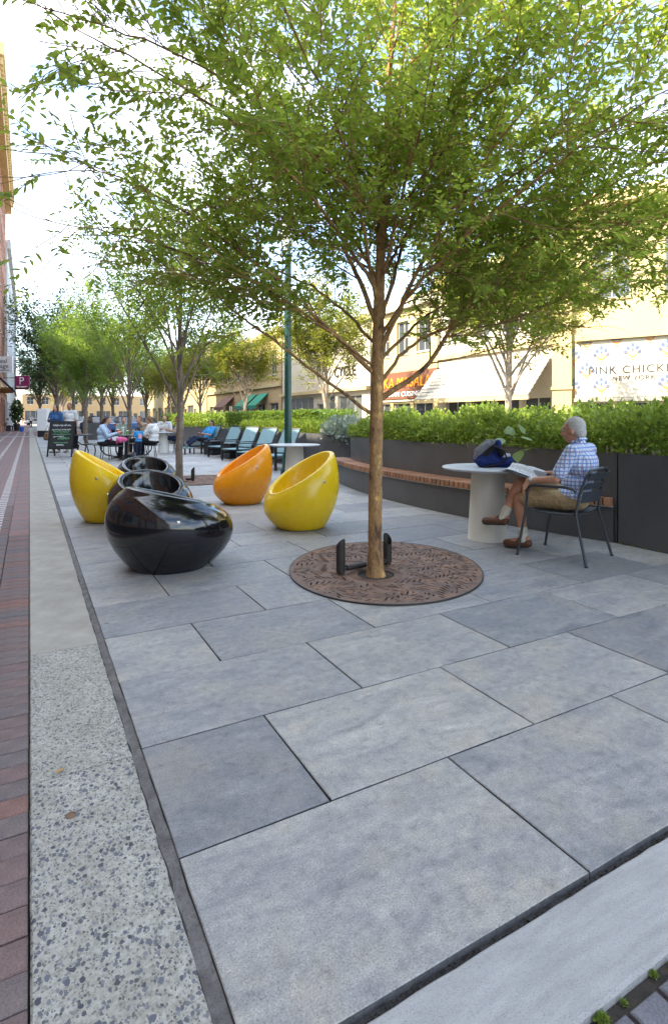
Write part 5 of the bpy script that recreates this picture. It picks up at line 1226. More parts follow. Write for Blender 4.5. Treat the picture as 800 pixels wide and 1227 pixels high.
# ================================================================== POD CHAIRS
RP = [(0.0, 0.600), (0.03, 0.640), (0.12, 0.745), (0.26, 0.870), (0.40, 0.955), (0.54, 0.998), (0.66, 1.0), (0.78, 0.972), (0.88, 0.918), (0.95, 0.855), (1.0, 0.785)]
def pod_mesh(hb, hf, a, b, seat, lean=0.0, inward=0.075, tuck=1.0):
    n = 72; V = []; F = []; zs_, rs_ = [q[0] for q in RP], [q[1] for q in RP]
    def smoothR(z): return float(np.interp(z, zfine, rfine))
    zfine = np.linspace(0, 1.0, 200); rr = np.interp(zfine, zs_, rs_)
    for _ in range(25): rr[1:-1] = (rr[:-2] + 2 * rr[1:-1] + rr[2:]) / 4
    rfine = np.where(zfine > 0.66, rr.max() - (rr.max() - rr) * tuck, rr)
    cols = []
    for i in range(n):
        ph = 2 * math.pi * i / n; c = (1 - math.cos(ph)) / 2
        zr = hf + (hb - hf) * (c ** 0.92)
        col = []
        dx, dy = math.sin(ph), math.cos(ph)
        def P(k, z): return (b * k * dx, a * k * dy + lean * (0.5 - z) , z)
        for t in np.linspace(0, 1, 26): z = t * (zr - 0.022); col.append(P(smoothR(t), z))
        ro = smoothR(1.0); th = inward / ((a + b) / 2)
        for q in np.linspace(0.15, 1, 7): ang = math.pi * q; col.append(P(ro - th / 2 + th / 2 * math.cos(ang), zr - 0.022 + 0.022 * math.sin(ang) ** 0.9))
        ri = ro - th
        for s in np.linspace(0.06, 1, 16):
            k = ri * math.cos(s * math.pi / 2) ** 0.75; z = seat + (zr - 0.022 - seat) * (1 - math.sin(s * math.pi / 2)) ** 1.15
            col.append(P(max(k, 1e-3), z))
        cols.append(col)
    m = len(cols[0])
    for c in cols: V += c
    for i in range(n):
        j = (i + 1) % n
        for k in range(m - 1): F.append((i * m + k, j * m + k, j * m + k + 1, i * m + k + 1))
    F.append(tuple(i * m for i in range(n))[::-1]); F.append(tuple(i * m + m - 1 for i in range(n)))
    return MB().add(V, F)
RIGHT = Vector((math.cos(TH), -math.sin(TH), 0)); FWD = Vector((math.sin(TH), math.cos(TH), 0))
def heading(r, f):
    d = RIGHT * r + FWD * f; return math.atan2(-d.x, d.y)
def pod(px, Z, r, f, mat, label, dims, group='glossy pod chairs on the plaza', plug=True):
    p = ap(px, Z); o = empty('pod_chair', (p.x, p.y, 0.0), heading(r, f), label, 'chair', group)
    pod_mesh(*dims).build('shell', mat, o, True, angle=60)
    MB().lathe([(dims[3] * 0.62, 0.0), (dims[3] * 0.62, 0.006)], 40).build('foot_ring', M['darkmetal'], o, True)
    if plug:
        for sx in (-1, 1):
            k = 0.972; v = MB(); q = math.atan2(sx * 1.0, -0.25)
            x, y, z = dims[3] * k * math.sin(q), dims[2] * k * math.cos(q), 0.55 * dims[0] / 0.86
            mt = Matrix.Translation((x, y, z)) @ Matrix.Rotation(-q, 4, 'Z') @ Matrix.Rotation(R(-90), 4, 'X'); w = MB(mt); w.lathe([(0.017, -0.02), (0.017, 0.004), (0.013, 0.007), (0.006, 0.007)], 18); w.build('plug', M['steel'], o, True)
    return o
DY = (0.885, 0.42, 0.445, 0.43, 0.30, 0.0, 0.06, 0.55); DK = (0.705, 0.51, 0.54, 0.50, 0.28, 0.0, 0.07, 1.3); DK2 = (0.665, 0.43, 0.50, 0.47, 0.28, 0.0, 0.07, 1.0)
pod(361, 6.52, -0.86, -0.42, M['yellow'], 'glossy yellow pod chair with its open side towards the orange one, nearer the bench', DY)
pod(291, 8.38, -0.90, -0.36, M['orange'], 'glossy orange pod chair', DY)
pod(130, 6.98, 0.92, 0.30, M['yellow'], 'glossy yellow pod chair seen from behind, beside the black ones', DY)
pod(205, 4.83, 0.80, 0.62, M['black'], 'glossy black pod chair turned away, nearest the tree grate', DK)
pod(181, 6.35, 0.55, -0.75, M['black'], 'glossy black pod chair showing its hollow seat, middle of three', DK2)
pod(175, 8.75, 0.45, -0.80, M['black'], 'glossy black pod chair at the back of the three, closest to the picnic table', DK2)

# ================================================================== TABLES
def ped_table(px, Z, label, r0=0.475, h=0.765, base=(0.205, 0.165), loc=None, mt=None):
    p = loc or ap(px, Z); o = empty('pedestal_table', (p.x, p.y, 0), 0, label, 'table', 'round pedestal tables')
    MB().lathe([(base[0] + 0.004, 0), (base[0] + 0.004, 0.012), (base[0], 0.02), (base[1] + 0.02, h * 0.5), (base[1], h - 0.03)], 40).build('pedestal', M['tablewhite'], o, True, angle=40)
    MB().lathe([(r0 - 0.02, h - 0.026), (r0, h - 0.012), (r0, h - 0.004), (r0 - 0.004, h)], 56).build('tabletop', mt or M['tabletop'], o, True, angle=40)
    return o
TBL = ap(584, 5.88); ped_table(584, 5.88, 'round white pedestal table holding a blue backpack')
ped_table(353, 10.9, 'round pedestal table with pale grey top behind the yellow pod chair', 0.50)
ped_table(196, 20.5, 'round white pedestal table where two people sit, by the far planter', 0.48)

# ================================================================== LAMP POST
lp_ = ap(345, 12.6); o = empty('lamp_post', (lp_.x, lp_.y, 0), 0, 'tall dark green lamp post rising beside the grey-topped table', 'lamp post')
MB().lathe([(0.17, 0), (0.17, 0.10), (0.13, 0.16), (0.13, 0.42), (0.105, 0.50), (0.085, 0.6), (0.074, 4.9)], 20).build('post', M['greenpost'], o, True, angle=35)
MB().lathe([(0.05, 4.9), (0.11, 4.98), (0.06, 5.05), (0.06, 5.2)], 18).build('collar', M['greenpost'], o, True)
MB().lathe([(0.10, 5.2), (0.20, 5.65), (0.19, 5.68)], 18).build('lantern', plain('lamp_glass', (0.7, 0.7, 0.66), 0.3), o, True)
MB().lathe([(0.24, 5.68), (0.16, 5.80), (0.03, 5.92)], 18).build('cap', M['greenpost'], o, True)

# ================================================================== LOUNGE CHAIRS
def lounge():
    o = empty('lounge_chair', (0, 0, 0), 0, 'x', 'chair', 'teal lounge chairs along the planter')
    w = 0.34
    for sx in (-1, 1):
        for yy, top in ((0.36, 0.56), (-0.30, 0.56)): MB().box((sx * w - 0.02, yy - 0.025, 0), (sx * w + 0.02, yy + 0.025, top)).build('leg', M['darkmetal'], o)
        MB().box((sx * w - 0.033, -0.34, 0.561), (sx * w + 0.033, 0.42, 0.585), 0.006).build('armrest', M['darkmetal'], o)
        MB().tube([(sx * 0.30, -0.22, 0.36), (sx * 0.30, -0.40, 0.66), (sx * 0.30, -0.58, 1.0)], 0.016, 6).build('back_rail', M['darkmetal'], o)
        MB().box((sx * w - 0.012, -0.275, 0.22), (sx * w + 0.012, 0.335, 0.27)).build('side_rail', M['darkmetal'], o)
    MB().box((-0.318, -0.25, 0.335), (0.318, 0.40, 0.365), 0.01).build('seat', M['teal'], o)
    MB(Matrix.Translation((0, -0.24, 0.40)) @ Matrix.Rotation(R(29), 4, 'X')).box((-0.285, -0.012, 0), (0.285, 0.012, 0.66)).build('backrest', M['teal'], o)
    MB(Matrix.Translation((0, -0.24, 0.40)) @ Matrix.Rotation(R(29), 4, 'X')).box((-0.30, -0.018, 0.661), (0.30, 0.018, 0.70)).build('top_rail', M['darkmetal'], o)
    return o
L0 = lounge()
LG = ((331, 14.0, 'teal lounge chair beside the green lamp post'), (306, 15.4, 'teal lounge chair next to the one by the lamp post'), (286, 16.9, 'teal lounge chair, middle of the empty row'), (268, 18.4, 'teal lounge chair next to the man in blue'), (244, 20.4, 'teal lounge chair with a man in a blue shirt lying back in it'))
LOUNGES = []
for i, (px, Z, lab) in enumerate(LG):
    c = L0 if i == 0 else copy_tree(L0); p = ap(px, Z); c.location = (p.x, p.y, 0); c.rotation_euler = (0, 0, R(112)); c['label'] = lab; LOUNGES.append(c)
for px, Z, lab in ((277, 17.6, 'low dark box table between two empty lounge chairs'), (256, 19.3, 'low dark box table beside the reclining man')):
    p = ap(px, Z); q = empty('side_table', (p.x, p.y, 0), R(112), lab, 'side table', 'box side tables'); MB().box((-.22, -.25, 0.02), (.22, .25, .46), 0.01).build('body', M['darkmetal'], q); MB().box((-.235, -.265, .461), (.235, .265, .49), 0.005).build('top', M['darkmetal'], q)

# ================================================================== ARMCHAIR OF THE READING MAN
CHC = Vector((4.37, 3.50, 0)); CHR = math.atan2(0.27, 0.963)
def armchair(loc, rz, label):
    o = empty('armchair', loc, rz, label, 'chair'); m = M['chairmetal']; T_ = 0.0125
    for sx in (-1, 1):
        MB().tube([(sx * 0.295, 0.315, 0), (sx * 0.275, 0.245, 0.40), (sx * 0.268, 0.225, 0.60), (sx * 0.268, 0.205, 0.645), (sx * 0.268, 0.165, 0.662), (sx * 0.268, -0.12, 0.668), (sx * 0.262, -0.19, 0.655), (sx * 0.25, -0.215, 0.63)], T_, 10).build('front_leg', m, o, True)
        MB().tube([(sx * 0.30, -0.32, 0), (sx * 0.262, -0.215, 0.43), (sx * 0.235, -0.235, 0.60), (sx * 0.215, -0.275, 0.74), (sx * 0.20, -0.305, 0.80), (sx * 0.17, -0.318, 0.825), (0, -0.345, 0.835)], T_, 10).build('rear_leg', m, o, True)
        MB().tube([(sx * 0.262, -0.20, 0.43), (sx * 0.27, 0.0, 0.422), (sx * 0.272, 0.235, 0.432)], 0.011, 8).build('side_rail', m, o, True)
        for z_, y_ in ((0.0, 0.315), (0.0, -0.32)): MB().lathe([(0.016, 0.0), (0.016, 0.012)], 12, (sx * (0.295 if y_ > 0 else 0.30), y_, 0)).build('glide', M['darkmetal'], o)
    for z0, z1, y0 in ((0.535, 0.635, -0.238), (0.655, 0.715, -0.262), (0.735, 0.80, -0.295)):
        v = []; f = []; n = 12
        for i in range(n + 1):
            x = -0.222 + 0.444 * i / n; yy = y0 - 0.035 * (1 - (x / 0.222) ** 2)
            for dz, dy in ((z0, 0), (z1, -0.03), (z1, -0.037), (z0, -0.007)): v.append((x, yy + dy, dz))
        for i in range(n):
            for j in range(4): f.append((i * 4 + j, i * 4 + 4 + j, i * 4 + 4 + (j + 1) % 4, i * 4 + (j + 1) % 4))
        f += [(0, 1, 2, 3), tuple(4 * n + j for j in (3, 2, 1, 0))]
        MB().add(v, f).build('back_slat', m, o, True, angle=30)
    for i in range(6):
        y0 = -0.20 + i * 0.073; v = []; f = []; n = 10
        for k in range(n + 1):
            x = -0.262 + 0.524 * k / n; z = 0.438 - 0.018 * (1 - (x / 0.262) ** 2)
            for dy, dz in ((0, 0), (0.062, 0), (0.062, -0.008), (0, -0.008)): v.append((x, y0 + dy, z + dz))
        for k in range(n):
            for j in range(4): f.append((k * 4 + j, k * 4 + 4 + j, k * 4 + 4 + (j + 1) % 4, k * 4 + (j + 1) % 4))
        f += [(0, 1, 2, 3), tuple(4 * n + j for j in (3, 2, 1, 0))]
        MB().add(v, f).build('seat_slat', m, o, True, angle=30)
    return o
armchair(CHC, CHR, 'slate grey metal armchair with slatted back at the white table')

# ================================================================== BACKPACK AND NEWSPAPER
bpk = empty('backpack', (TBL.x + 0.03, TBL.y - 0.02, 0.766), -TH, 'slumped blue and grey backpack on the white table', 'backpack')
navy = mat_cloth('blue_nylon', (0.014, 0.026, 0.12)); grey_n = mat_cloth('grey_nylon', (0.17, 0.17, 0.18)); blackn = mat_cloth('black_nylon', (0.02, 0.02, 0.023)); pale = mat_cloth('pale_lining', (0.5, 0.5, 0.5))
blob('body', [('ell', (-0.05, 0, 0.085), (0.145, 0.12, 0.085)), ('ell', (0.10, 0.0, 0.075), (0.135, 0.11, 0.07)), ('ell', (0.03, 0.0, 0.17), (0.075, 0.08, 0.095), Euler((0, -0.5, 0))), ('cap', (-0.13, -0.08, 0.05), 0.05, (0.16, -0.08, 0.045), 0.045), ('ell', (0.06, -0.03, 0.24), (0.04, 0.05, 0.05))], 0.010, navy, bpk, 2)
blob('grey_flap', [('cap', (-0.165, -0.03, 0.10), 0.035, (-0.10, -0.05, 0.20), 0.042), ('cap', (-0.10, -0.05, 0.20), 0.042, (0.0, -0.04, 0.262), 0.034), ('cap', (-0.12, 0.06, 0.15), 0.05, (-0.02, 0.05, 0.25), 0.04)], 0.010, grey_n, bpk, 2)
blob('dark_side', [('cap', (-0.085, -0.075, 0.12), 0.035, (0.0, -0.07, 0.20), 0.03), ('cap', (0.03, -0.075, 0.22), 0.02, (0.09, -0.08, 0.13), 0.03)], 0.009, blackn, bpk, 2)
blob('pale_pocket', [('cap', (0.10, -0.075, 0.12), 0.03, (0.17, -0.06, 0.125), 0.02)], 0.008, pale, bpk, 2)
MB().tube([(-0.02, -0.11, 0.23), (0.10, -0.125, 0.17), (0.13, -0.13, 0.09), (0.02, -0.135, 0.03), (-0.12, -0.135, 0.012)], 0.010, 6).build('strap', blackn, bpk, True)
MB().tube([(0.2, -0.02, 0.09), (0.245, -0.06, 0.05), (0.21, -0.12, 0.012), (0.10, -0.14, 0.010)], 0.009, 6).build('strap', navy, bpk, True)

def mat_news():
    m, t, b = newmat('newsprint'); tcn = N(t, 'TexCoord'); sp = N(t, 'SeparateXYZ'); t.links.new(tcn.outputs['Object'], sp.inputs['Vector'])
    f = N(t, 'Math', operation='MULTIPLY'); t.links.new(sp.outputs['Y'], f.inputs[0]); f.inputs[1].default_value = 110
    fr = N(t, 'Math', operation='FRACT'); t.links.new(f.outputs['Value'], fr.inputs[0]); lt = N(t, 'Math', operation='LESS_THAN'); t.links.new(fr.outputs['Value'], lt.inputs[0]); lt.inputs[1].default_value = 0.45
    no = N(t, 'TexNoise', Scale=55.0, Detail=2.0); t.links.new(tcn.outputs['Object'], no.inputs['Vector']); g = N(t, 'Math', operation='GREATER_THAN'); t.links.new(no.outputs['Fac'], g.inputs[0]); g.inputs[1].default_value = 0.43
    cx = N(t, 'Math', operation='MULTIPLY'); t.links.new(sp.outputs['X'], cx.inputs[0]); cx.inputs[1].default_value = 14
    cf = N(t, 'Math', operation='FRACT'); t.links.new(cx.outputs['Value'], cf.inputs[0]); cg = N(t, 'Math', operation='GREATER_THAN'); t.links.new(cf.outputs['Value'], cg.inputs[0]); cg.inputs[1].default_value = 0.12
    m1 = N(t, 'Math', operation='MULTIPLY'); t.links.new(lt.outputs['Value'], m1.inputs[0]); t.links.new(g.outputs['Value'], m1.inputs[1])
    m2 = N(t, 'Math', operation='MULTIPLY'); t.links.new(m1.outputs['Value'], m2.inputs[0]); t.links.new(cg.outputs['Value'], m2.inputs[1])
    ph = N(t, 'TexVoronoi', Scale=5.5); ph.feature = 'F1'; t.links.new(tcn.outputs['Object'], ph.inputs['Vector']); pg = N(t, 'SeparateColor'); t.links.new(ph.outputs['Color'], pg.inputs['Color'])
    pt = N(t, 'Math', operation='GREATER_THAN'); t.links.new(pg.outputs['Red'], pt.inputs[0]); pt.inputs[1].default_value = 0.80
    c = mixc(t, (0.66, 0.67, 0.68), (0.22, 0.22, 0.23), m2.outputs['Value']); c = mixc(t, c, (0.20, 0.20, 0.21), pt.outputs['Value'])
    t.links.new(c, b.inputs['Base Color']); b.inputs['Roughness'].default_value = 0.9; return m
M['news'] = mat_news()
nws = empty('newspaper', tuple(CHC) , CHR, 'folded newspaper lying open on the seated man\'s lap', 'newspaper')
def news_sheet(dz, dx, k):
    v = []; f = []; nx, ny = 14, 10
    for i in range(nx + 1):
        for j in range(ny + 1):
            x = -0.20 + 0.46 * i / nx + dx; y = 0.17 + 0.36 * j / ny
            z = 0.705 + dz + 0.10 * (j / ny) - 0.05 * max(0, (-x - 0.06)) * 4 * 0.5 + 0.010 * math.sin(x * 21 + k) + 0.03 * math.exp(-((x - 0.03) / 0.05) ** 2) - 0.08 * max(0, j / ny - 0.75)
            v.append((x, y, z))
    for i in range(nx):
        for j in range(ny): q = i * (ny + 1) + j; f.append((q, q + ny + 1, q + ny + 2, q + 1))
    n = len(v); v += [(x, y, z - 0.002) for x, y, z in v]; f += [tuple(n + i for i in q[::-1]) for q in f]
    return MB().add(v, f)
for k, (dz, dx) in enumerate(((0.012, 0.0), (0.004, -0.012), (-0.004, 0.015))): news_sheet(dz, dx, k).build('sheet', M['news'], nws, True)

# ================================================================== PICNIC TABLE, BOARD
pt_c = ap(151, 17.6)
pt = empty('picnic_table', (pt_c.x, pt_c.y, 0), -TH, 'round dark metal picnic table with attached seats on curved arms', 'picnic table')
MB().lathe([(0.60, 0.725), (0.61, 0.74), (0.60, 0.75)], 36).build('tabletop', M['darkmetal'], pt, True)
MB().tube([(0, 0, 0), (0, 0, 0.72)], 0.05, 12).build('pedestal', M['darkmetal'], pt, True)
for a in (0, 90, 180, 270):
    c, s = math.cos(R(a)), math.sin(R(a))
    MB().tube([(c * .05, s * .05, 0.10), (c * .35, s * .35, 0.06), (c * .65, s * .65, 0.12), (c * .80, s * .80, 0.28), (c * .82, s * .82, 0.42)], 0.022, 8).build('seat_arm', M['darkmetal'], pt, True)
    MB().lathe([(0.24, 0.425), (0.25, 0.435), (0.24, 0.45)], 24, (c * 0.84, s * 0.84, 0)).build('seat', M['darkmetal'], pt, True)
    MB().tube([(c * .06, s * .06, 0.05), (c * .45, s * .45, 0.012)], 0.02, 6).build('foot', M['darkmetal'], pt)
pb = ap(101, 18.6); pb_ = empty('metal_bench', (pb.x, pb.y, 0), -TH + 0.1, 'low dark metal seat with curved legs beside the chalkboard', 'bench')
MB().box((-.16, -.45, .70), (.10, .45, .735), 0.01).build('top', M['darkmetal'], pb_); MB().box((.05, -.45, .40), (.40, .45, .43), 0.01).build('seat', M['darkmetal'], pb_)
for yy in (-.36, .36): MB().tube([(-.08, yy, .70), (-.10, yy, .52), (.02, yy, .42), (.20, yy, .38), (.25, yy, .2), (.22, yy, 0)], 0.02, 6).build('leg', M['darkmetal'], pb_, True); MB().tube([(-.05, yy, .42), (-.12, yy, 0)], 0.02, 6).build('leg', M['darkmetal'], pb_, True)
sb = ap(75.5, 18.4); s_ = empty('chalkboard_sign', (sb.x, sb.y, 0), -TH, 'black sandwich board with green and white chalk writing beside the picnic table', 'sign')
bk = plain('chalkboard', (0.022, 0.024, 0.025), 0.75, 0, 0.3, 6.0); fm_ = plain('black_frame', (0.012, 0.012, 0.013), 0.5)
for sg_, nm in ((-1, 'front'), (1, 'rear')):
    mt = Matrix.Translation((0, sg_ * 0.02, 1.18)) @ Matrix.Rotation(R(sg_ * 11), 4, 'X')
    MB(mt).box((-0.375, -0.012, -0.90), (0.375, 0.012, -0.03)).build('board', bk, s_)
    MB(mt).box((-0.415, -0.02, -1.19), (-0.376, 0.02, 0.0)).build('post', fm_, s_); MB(mt).box((0.376, -0.02, -1.19), (0.415, 0.02, 0.0)).build('post', fm_, s_)
    MB(mt).box((-0.3755, -0.018, -0.029), (0.3755, 0.018, 0.0)).build('rail', fm_, s_); MB(mt).box((-0.3755, -0.018, -0.94), (0.3755, 0.018, -0.901)).build('rail', fm_, s_)
mt = Matrix.Translation((0, -0.02, 1.18)) @ Matrix.Rotation(R(-11), 4, 'X')
wch = plain('white_chalk', (0.6, 0.6, 0.58), 0.9); gch = plain('green_chalk', (0.16, 0.42, 0.20), 0.9); rg = random.Random(12)
def scribble(x0, x1, z, amp, mat, wd=0.006, fq=60):
    n = int((x1 - x0) * 110); ptl = [(x0 + (x1 - x0) * i / n, -0.0145, z + amp * (math.sin(i * 1.9) * 0.6 + rg.uniform(-.6, .6))) for i in range(n + 1)]
    MB(mt).tube(ptl, wd, 4).build('chalk_writing', mat, s_)
for z, x0, x1, am, mt_ in ((-.14, -.30, .30, .045, wch), (-.29, -.32, .30, .030, wch), (-.36, -.28, .26, .028, gch), (-.44, -.30, .30, .028, gch), (-.52, -.26, .10, .035, wch), (-.58, -.10, .28, .045, gch), (-.72, -.22, .24, .03, gch)):
    scribble(x0, x1, z, am, mt_)
scribble(-.12, .12, -.80, .035, wch, 0.010)
# ================================================================== PEOPLE
def skin_mat(name, col):
    m, t, b = newmat(name); tcn = N(t, 'TexCoord'); no = N(t, 'TexNoise', Scale=18.0, Detail=4.0); t.links.new(tcn.outputs['Object'], no.inputs['Vector'])
    r1 = ramp(t, no.outputs['Fac'], [(0.3, tuple(c * 0.86 for c in col)), (0.7, (min(1, col[0] * 1.12), col[1] * 1.05, col[2] * 1.0))])
    t.links.new(r1.outputs['Color'], b.inputs['Base Color']); b.inputs['Roughness'].default_value = 0.65
    b.inputs['Subsurface Weight'].default_value = 0.06; b.inputs['Subsurface Radius'].default_value = (0.012, 0.005, 0.003); return m
SK_TAN = skin_mat('tanned_skin', (0.50, 0.26, 0.165)); SK_FAIR = skin_mat('fair_skin', (0.52, 0.29, 0.19)); SK_BROWN = skin_mat('brown_skin', (0.34, 0.17, 0.10))
HAIR_G = plain('grey_hair', (0.46, 0.44, 0.41), 0.8, 0, 0.25, 60.0, 0.6); HAIR_D = plain('dark_brown_hair', (0.035, 0.02, 0.013), 0.55, 0, 0.3, 50.0, 0.5); HAIR_B = plain('light_brown_hair', (0.14, 0.08, 0.04), 0.6, 0, 0.3, 50.0, 0.5); HAIR_K = plain('black_hair', (0.012, 0.010, 0.010), 0.5, 0, 0.3, 50.0, 0.5)
EYEW = plain('eye_white', (0.7, 0.68, 0.64), 0.2); EYED = plain('iris', (0.03, 0.02, 0.015), 0.2)
def V3(*a): return Vector(a)
def lerp(a, b, t): return a + (b - a) * t
def joints(pose):
    J = {}
    if pose == 'stand':
        J = dict(pelvis=V3(0, 0, .93), chest=V3(0, 0, 1.25), neck=V3(0, 0, 1.46), head=V3(0, .03, 1.60))
        for s, n in ((-1, 'l'), (1, 'r')):
            J.update({'sh' + n: V3(s * .185, 0, 1.41), 'el' + n: V3(s * .235, -.02, 1.12), 'wr' + n: V3(s * .235, .08, .88), 'hip' + n: V3(s * .09, 0, .90), 'kn' + n: V3(s * .10, .02, .49), 'an' + n: V3(s * .105, -.02, .09), 'toe' + n: V3(s * .13, .15, .035)})
    else:
        J = dict(pelvis=V3(0, -.08, .53), chest=V3(0, -.10, .86), neck=V3(0, -.07, 1.05), head=V3(0, -.01, 1.18))
        for s, n in ((-1, 'l'), (1, 'r')):
            J.update({'sh' + n: V3(s * .185, -.09, 1.00), 'el' + n: V3(s * .23, .02, .74), 'wr' + n: V3(s * .14, .24, .72), 'hip' + n: V3(s * .09, -.06, .52), 'kn' + n: V3(s * .10, .37, .50), 'an' + n: V3(s * .10, .36, .09), 'toe' + n: V3(s * .11, .53, .035)})
    return J
def hand_prims(w, d, pn, s, curl=0.6, k=1.0):
    """palm and five fingers; d = pointing direction, pn = palm normal (side the fingers curl to), s = side of the thumb along d x pn"""
    d = d.normalized(); pn = (pn - d * pn.dot(d)).normalized(); lat = d.cross(pn) * s; P = []
    P.append(('cap', w, .024 * k, w + d * .075 * k + lat * .018 * k, .017 * k)); P.append(('cap', w + d * .01 * k - lat * .008 * k, .022 * k, w + d * .08 * k - lat * .024 * k, .016 * k)); P.append(('cap', w + d * .03 * k, .020 * k, w + d * .085 * k, .016 * k))
    for i, (off, L) in enumerate(((.030, .066), (.010, .076), (-.010, .070), (-.030, .054))):
        p = w + d * .082 * k + lat * off * k; dr = d.copy(); r = .0098 * k
        for j, f in enumerate((.45, .32, .26)):
            dr = (dr * math.cos(curl * (.55 + .2 * j) ) + pn * math.sin(curl * (.55 + .2 * j))).normalized(); q = p + dr * L * f * k; P.append(('cap', p, r, q, r * .9)); p = q; r *= .9
    p = w + d * .022 * k + lat * .026 * k; q = p + (d * .55 + lat * .75 + pn * .25).normalized() * .040 * k; P.append(('cap', p, .013 * k, q, .011 * k)); P.append(('cap', q, .011 * k, q + (d * .85 + lat * .25 + pn * .35).normalized() * .032 * k, .009 * k))
    return P
def person(label, loc, rz, pose='sit', J=None, sc=1.0, voxel=0.014, skin=SK_FAIR, top=None, sleeve=0.75, bottom=None, leg=2.0, shoe=None, sock=None, hair=None, hairstyle='short', bulk=1.0, hands=None, group=None, look=(0, 1, 0), tilt=(0, 0, 1), under=None, fem=False, bust=0.0, glasses=False):
    o = empty('person', loc, rz, label, 'person', group); o.scale = (sc,) * 3
    G = joints(pose); G.update({k: Vector(v) for k, v in (J or {}).items()}); B = bulk
    H = G['head']; fy = Vector(look).normalized(); uz_ = Vector(tilt); uz_ = (uz_ - fy * uz_.dot(fy)).normalized(); fx = fy.cross(uz_)
    hr = Matrix((fx, fy, uz_)).transposed(); he = hr.to_euler(); h = lambda x, y, z: H + hr @ V3(x, y, z)
    pel, ch, nk = G['pelvis'], G['chest'], G['neck']; spine = (ch - pel).normalized(); xr = (G['shr'] - G['shl']).normalized()
    tm = Matrix((xr, spine.cross(xr) * 1.0, spine)).transposed().to_euler()
    mid = lerp(pel, ch, .45)
    body = [('ell', h(0, -.012, .022), (.074, .093, .098), he), ('ell', h(0, .018, -.045), (.056, .068, .072), he), ('cap', h(0, .045, -.085), .026, h(0, .050, -.080), .026),
            ('cap', h(0, .084, .012), .010, h(0, .104, -.028), .0135), ('cap', h(-.011, .092, -.03), .008, h(.011, .092, -.03), .008), ('cap', h(-.02, .078, -.062), .009, h(.02, .078, -.062), .009),
            ('cap', h(-.045, .070, .034), .010, h(-.012, .084, .034), .010), ('cap', h(.045, .070, .034), .010, h(.012, .084, .034), .010),
            ('ell', h(-.076, -.006, -.005), (.010, .022, .032), he), ('ell', h(.076, -.006, -.005), (.010, .022, .032), he), ('ell', h(-.035, .062, -.03), (.02, .018, .022), he), ('ell', h(.035, .062, -.03), (.02, .018, .022), he),
            ('cap', nk - spine * .03, .058, h(0, -.02, -.05), .052),
            ('ell', pel, (.148 * B, .112 * B, .105), tm), ('ell', mid, (.125 * B, .100 * B, .13), tm), ('ell', ch, (.150 * B, .105 * B, .15), tm), ('cap', lerp(G['shl'], nk, .1), .055, lerp(G['shr'], nk, .1), .055)]
    for n in 'lr':
        body += [('cap', G['sh' + n], .052, G['el' + n], .038), ('cap', G['el' + n], .039, G['wr' + n], .026), ('cap', G['hip' + n], .080 * B, G['kn' + n], .054), ('cap', G['kn' + n], .053, lerp(G['kn' + n], G['an' + n], .35) , .052), ('cap', lerp(G['kn' + n], G['an' + n], .35), .052, G['an' + n], .036)]
        fd = (G['toe' + n] - G['an' + n]); body += [('cap', G['an' + n] - fd * .15, .034, lerp(G['an' + n], G['toe' + n], .95), .026)]
        hd_ = (hands or {}).get(n)
        d = (G['wr' + n] - G['el' + n]).normalized()
        if hd_: body += hand_prims(G['wr' + n], Vector(hd_[0]), Vector(hd_[1]), hd_[2], hd_[3])
        else: body += hand_prims(G['wr' + n], d, V3(1 if n == 'l' else -1, 0.2, -.3), 1 if n == 'l' else -1, .5)
    blob('body', body, voxel, skin, o, 3)
    for s in (-1, 1):
        e = blob('eye', [('ell', h(s * .031, .076, .016), (.012, .012, .010), he)], .003, EYEW, o, 0)
        blob('iris', [('ell', h(s * .031, .0845, .016), (.0055, .0055, .0055), he)], .002, EYED, e, 0)
        if voxel < .012: blob('eyebrow', [('cap', h(s * .046, .076, .040), .0055, h(s * .016, .090, .041), .0055)], .003, hair or HAIR_D, o, 0)
    # clothes
    if top:
        e = .016; T_ = [('ell', ch, (.158 * B + e, .112 * B + e, .155), tm), ('ell', mid, (.132 * B + e, .112 * B + e, .15), tm), ('ell', lerp(pel, mid, .25), (.150 * B + e, .116 * B + e, .10), tm), ('cap', G['shl'], .058 + e * .6, G['shr'], .058 + e * .6), ('cap', lerp(nk, ch, .25), .078, lerp(nk, ch, .05), .068)]
        if bust: T_ += [('ell', ch + spine.cross(xr) * .085 + xr * s * .07 - spine * .02, (.07, .065, .07)) for s in (-1, 1)]
        for n in 'lr':
            if sleeve <= 1: T_ += [('cap', G['sh' + n], .060 + e * .5, lerp(G['sh' + n], G['el' + n], sleeve), .054 + e * .5)]
            else: T_ += [('cap', G['sh' + n], .060 + e * .5, G['el' + n], .050 + e * .4), ('cap', G['el' + n], .050 + e * .4, lerp(G['el' + n], G['wr' + n], sleeve - 1), .036 + e * .3)]
        t_ = blob('top', T_, min(voxel, .011), top, o, 3)
        if voxel < .012: blob('collar', [('cap', nk + V3(-.055, .035, .015), .014, nk + V3(-.06, -.04, .045), .016), ('cap', nk + V3(.055, .035, .015), .014, nk + V3(.06, -.04, .045), .016), ('cap', nk + V3(-.06, -.04, .045), .016, nk + V3(.06, -.04, .045), .016)], .007, top, t_, 2)
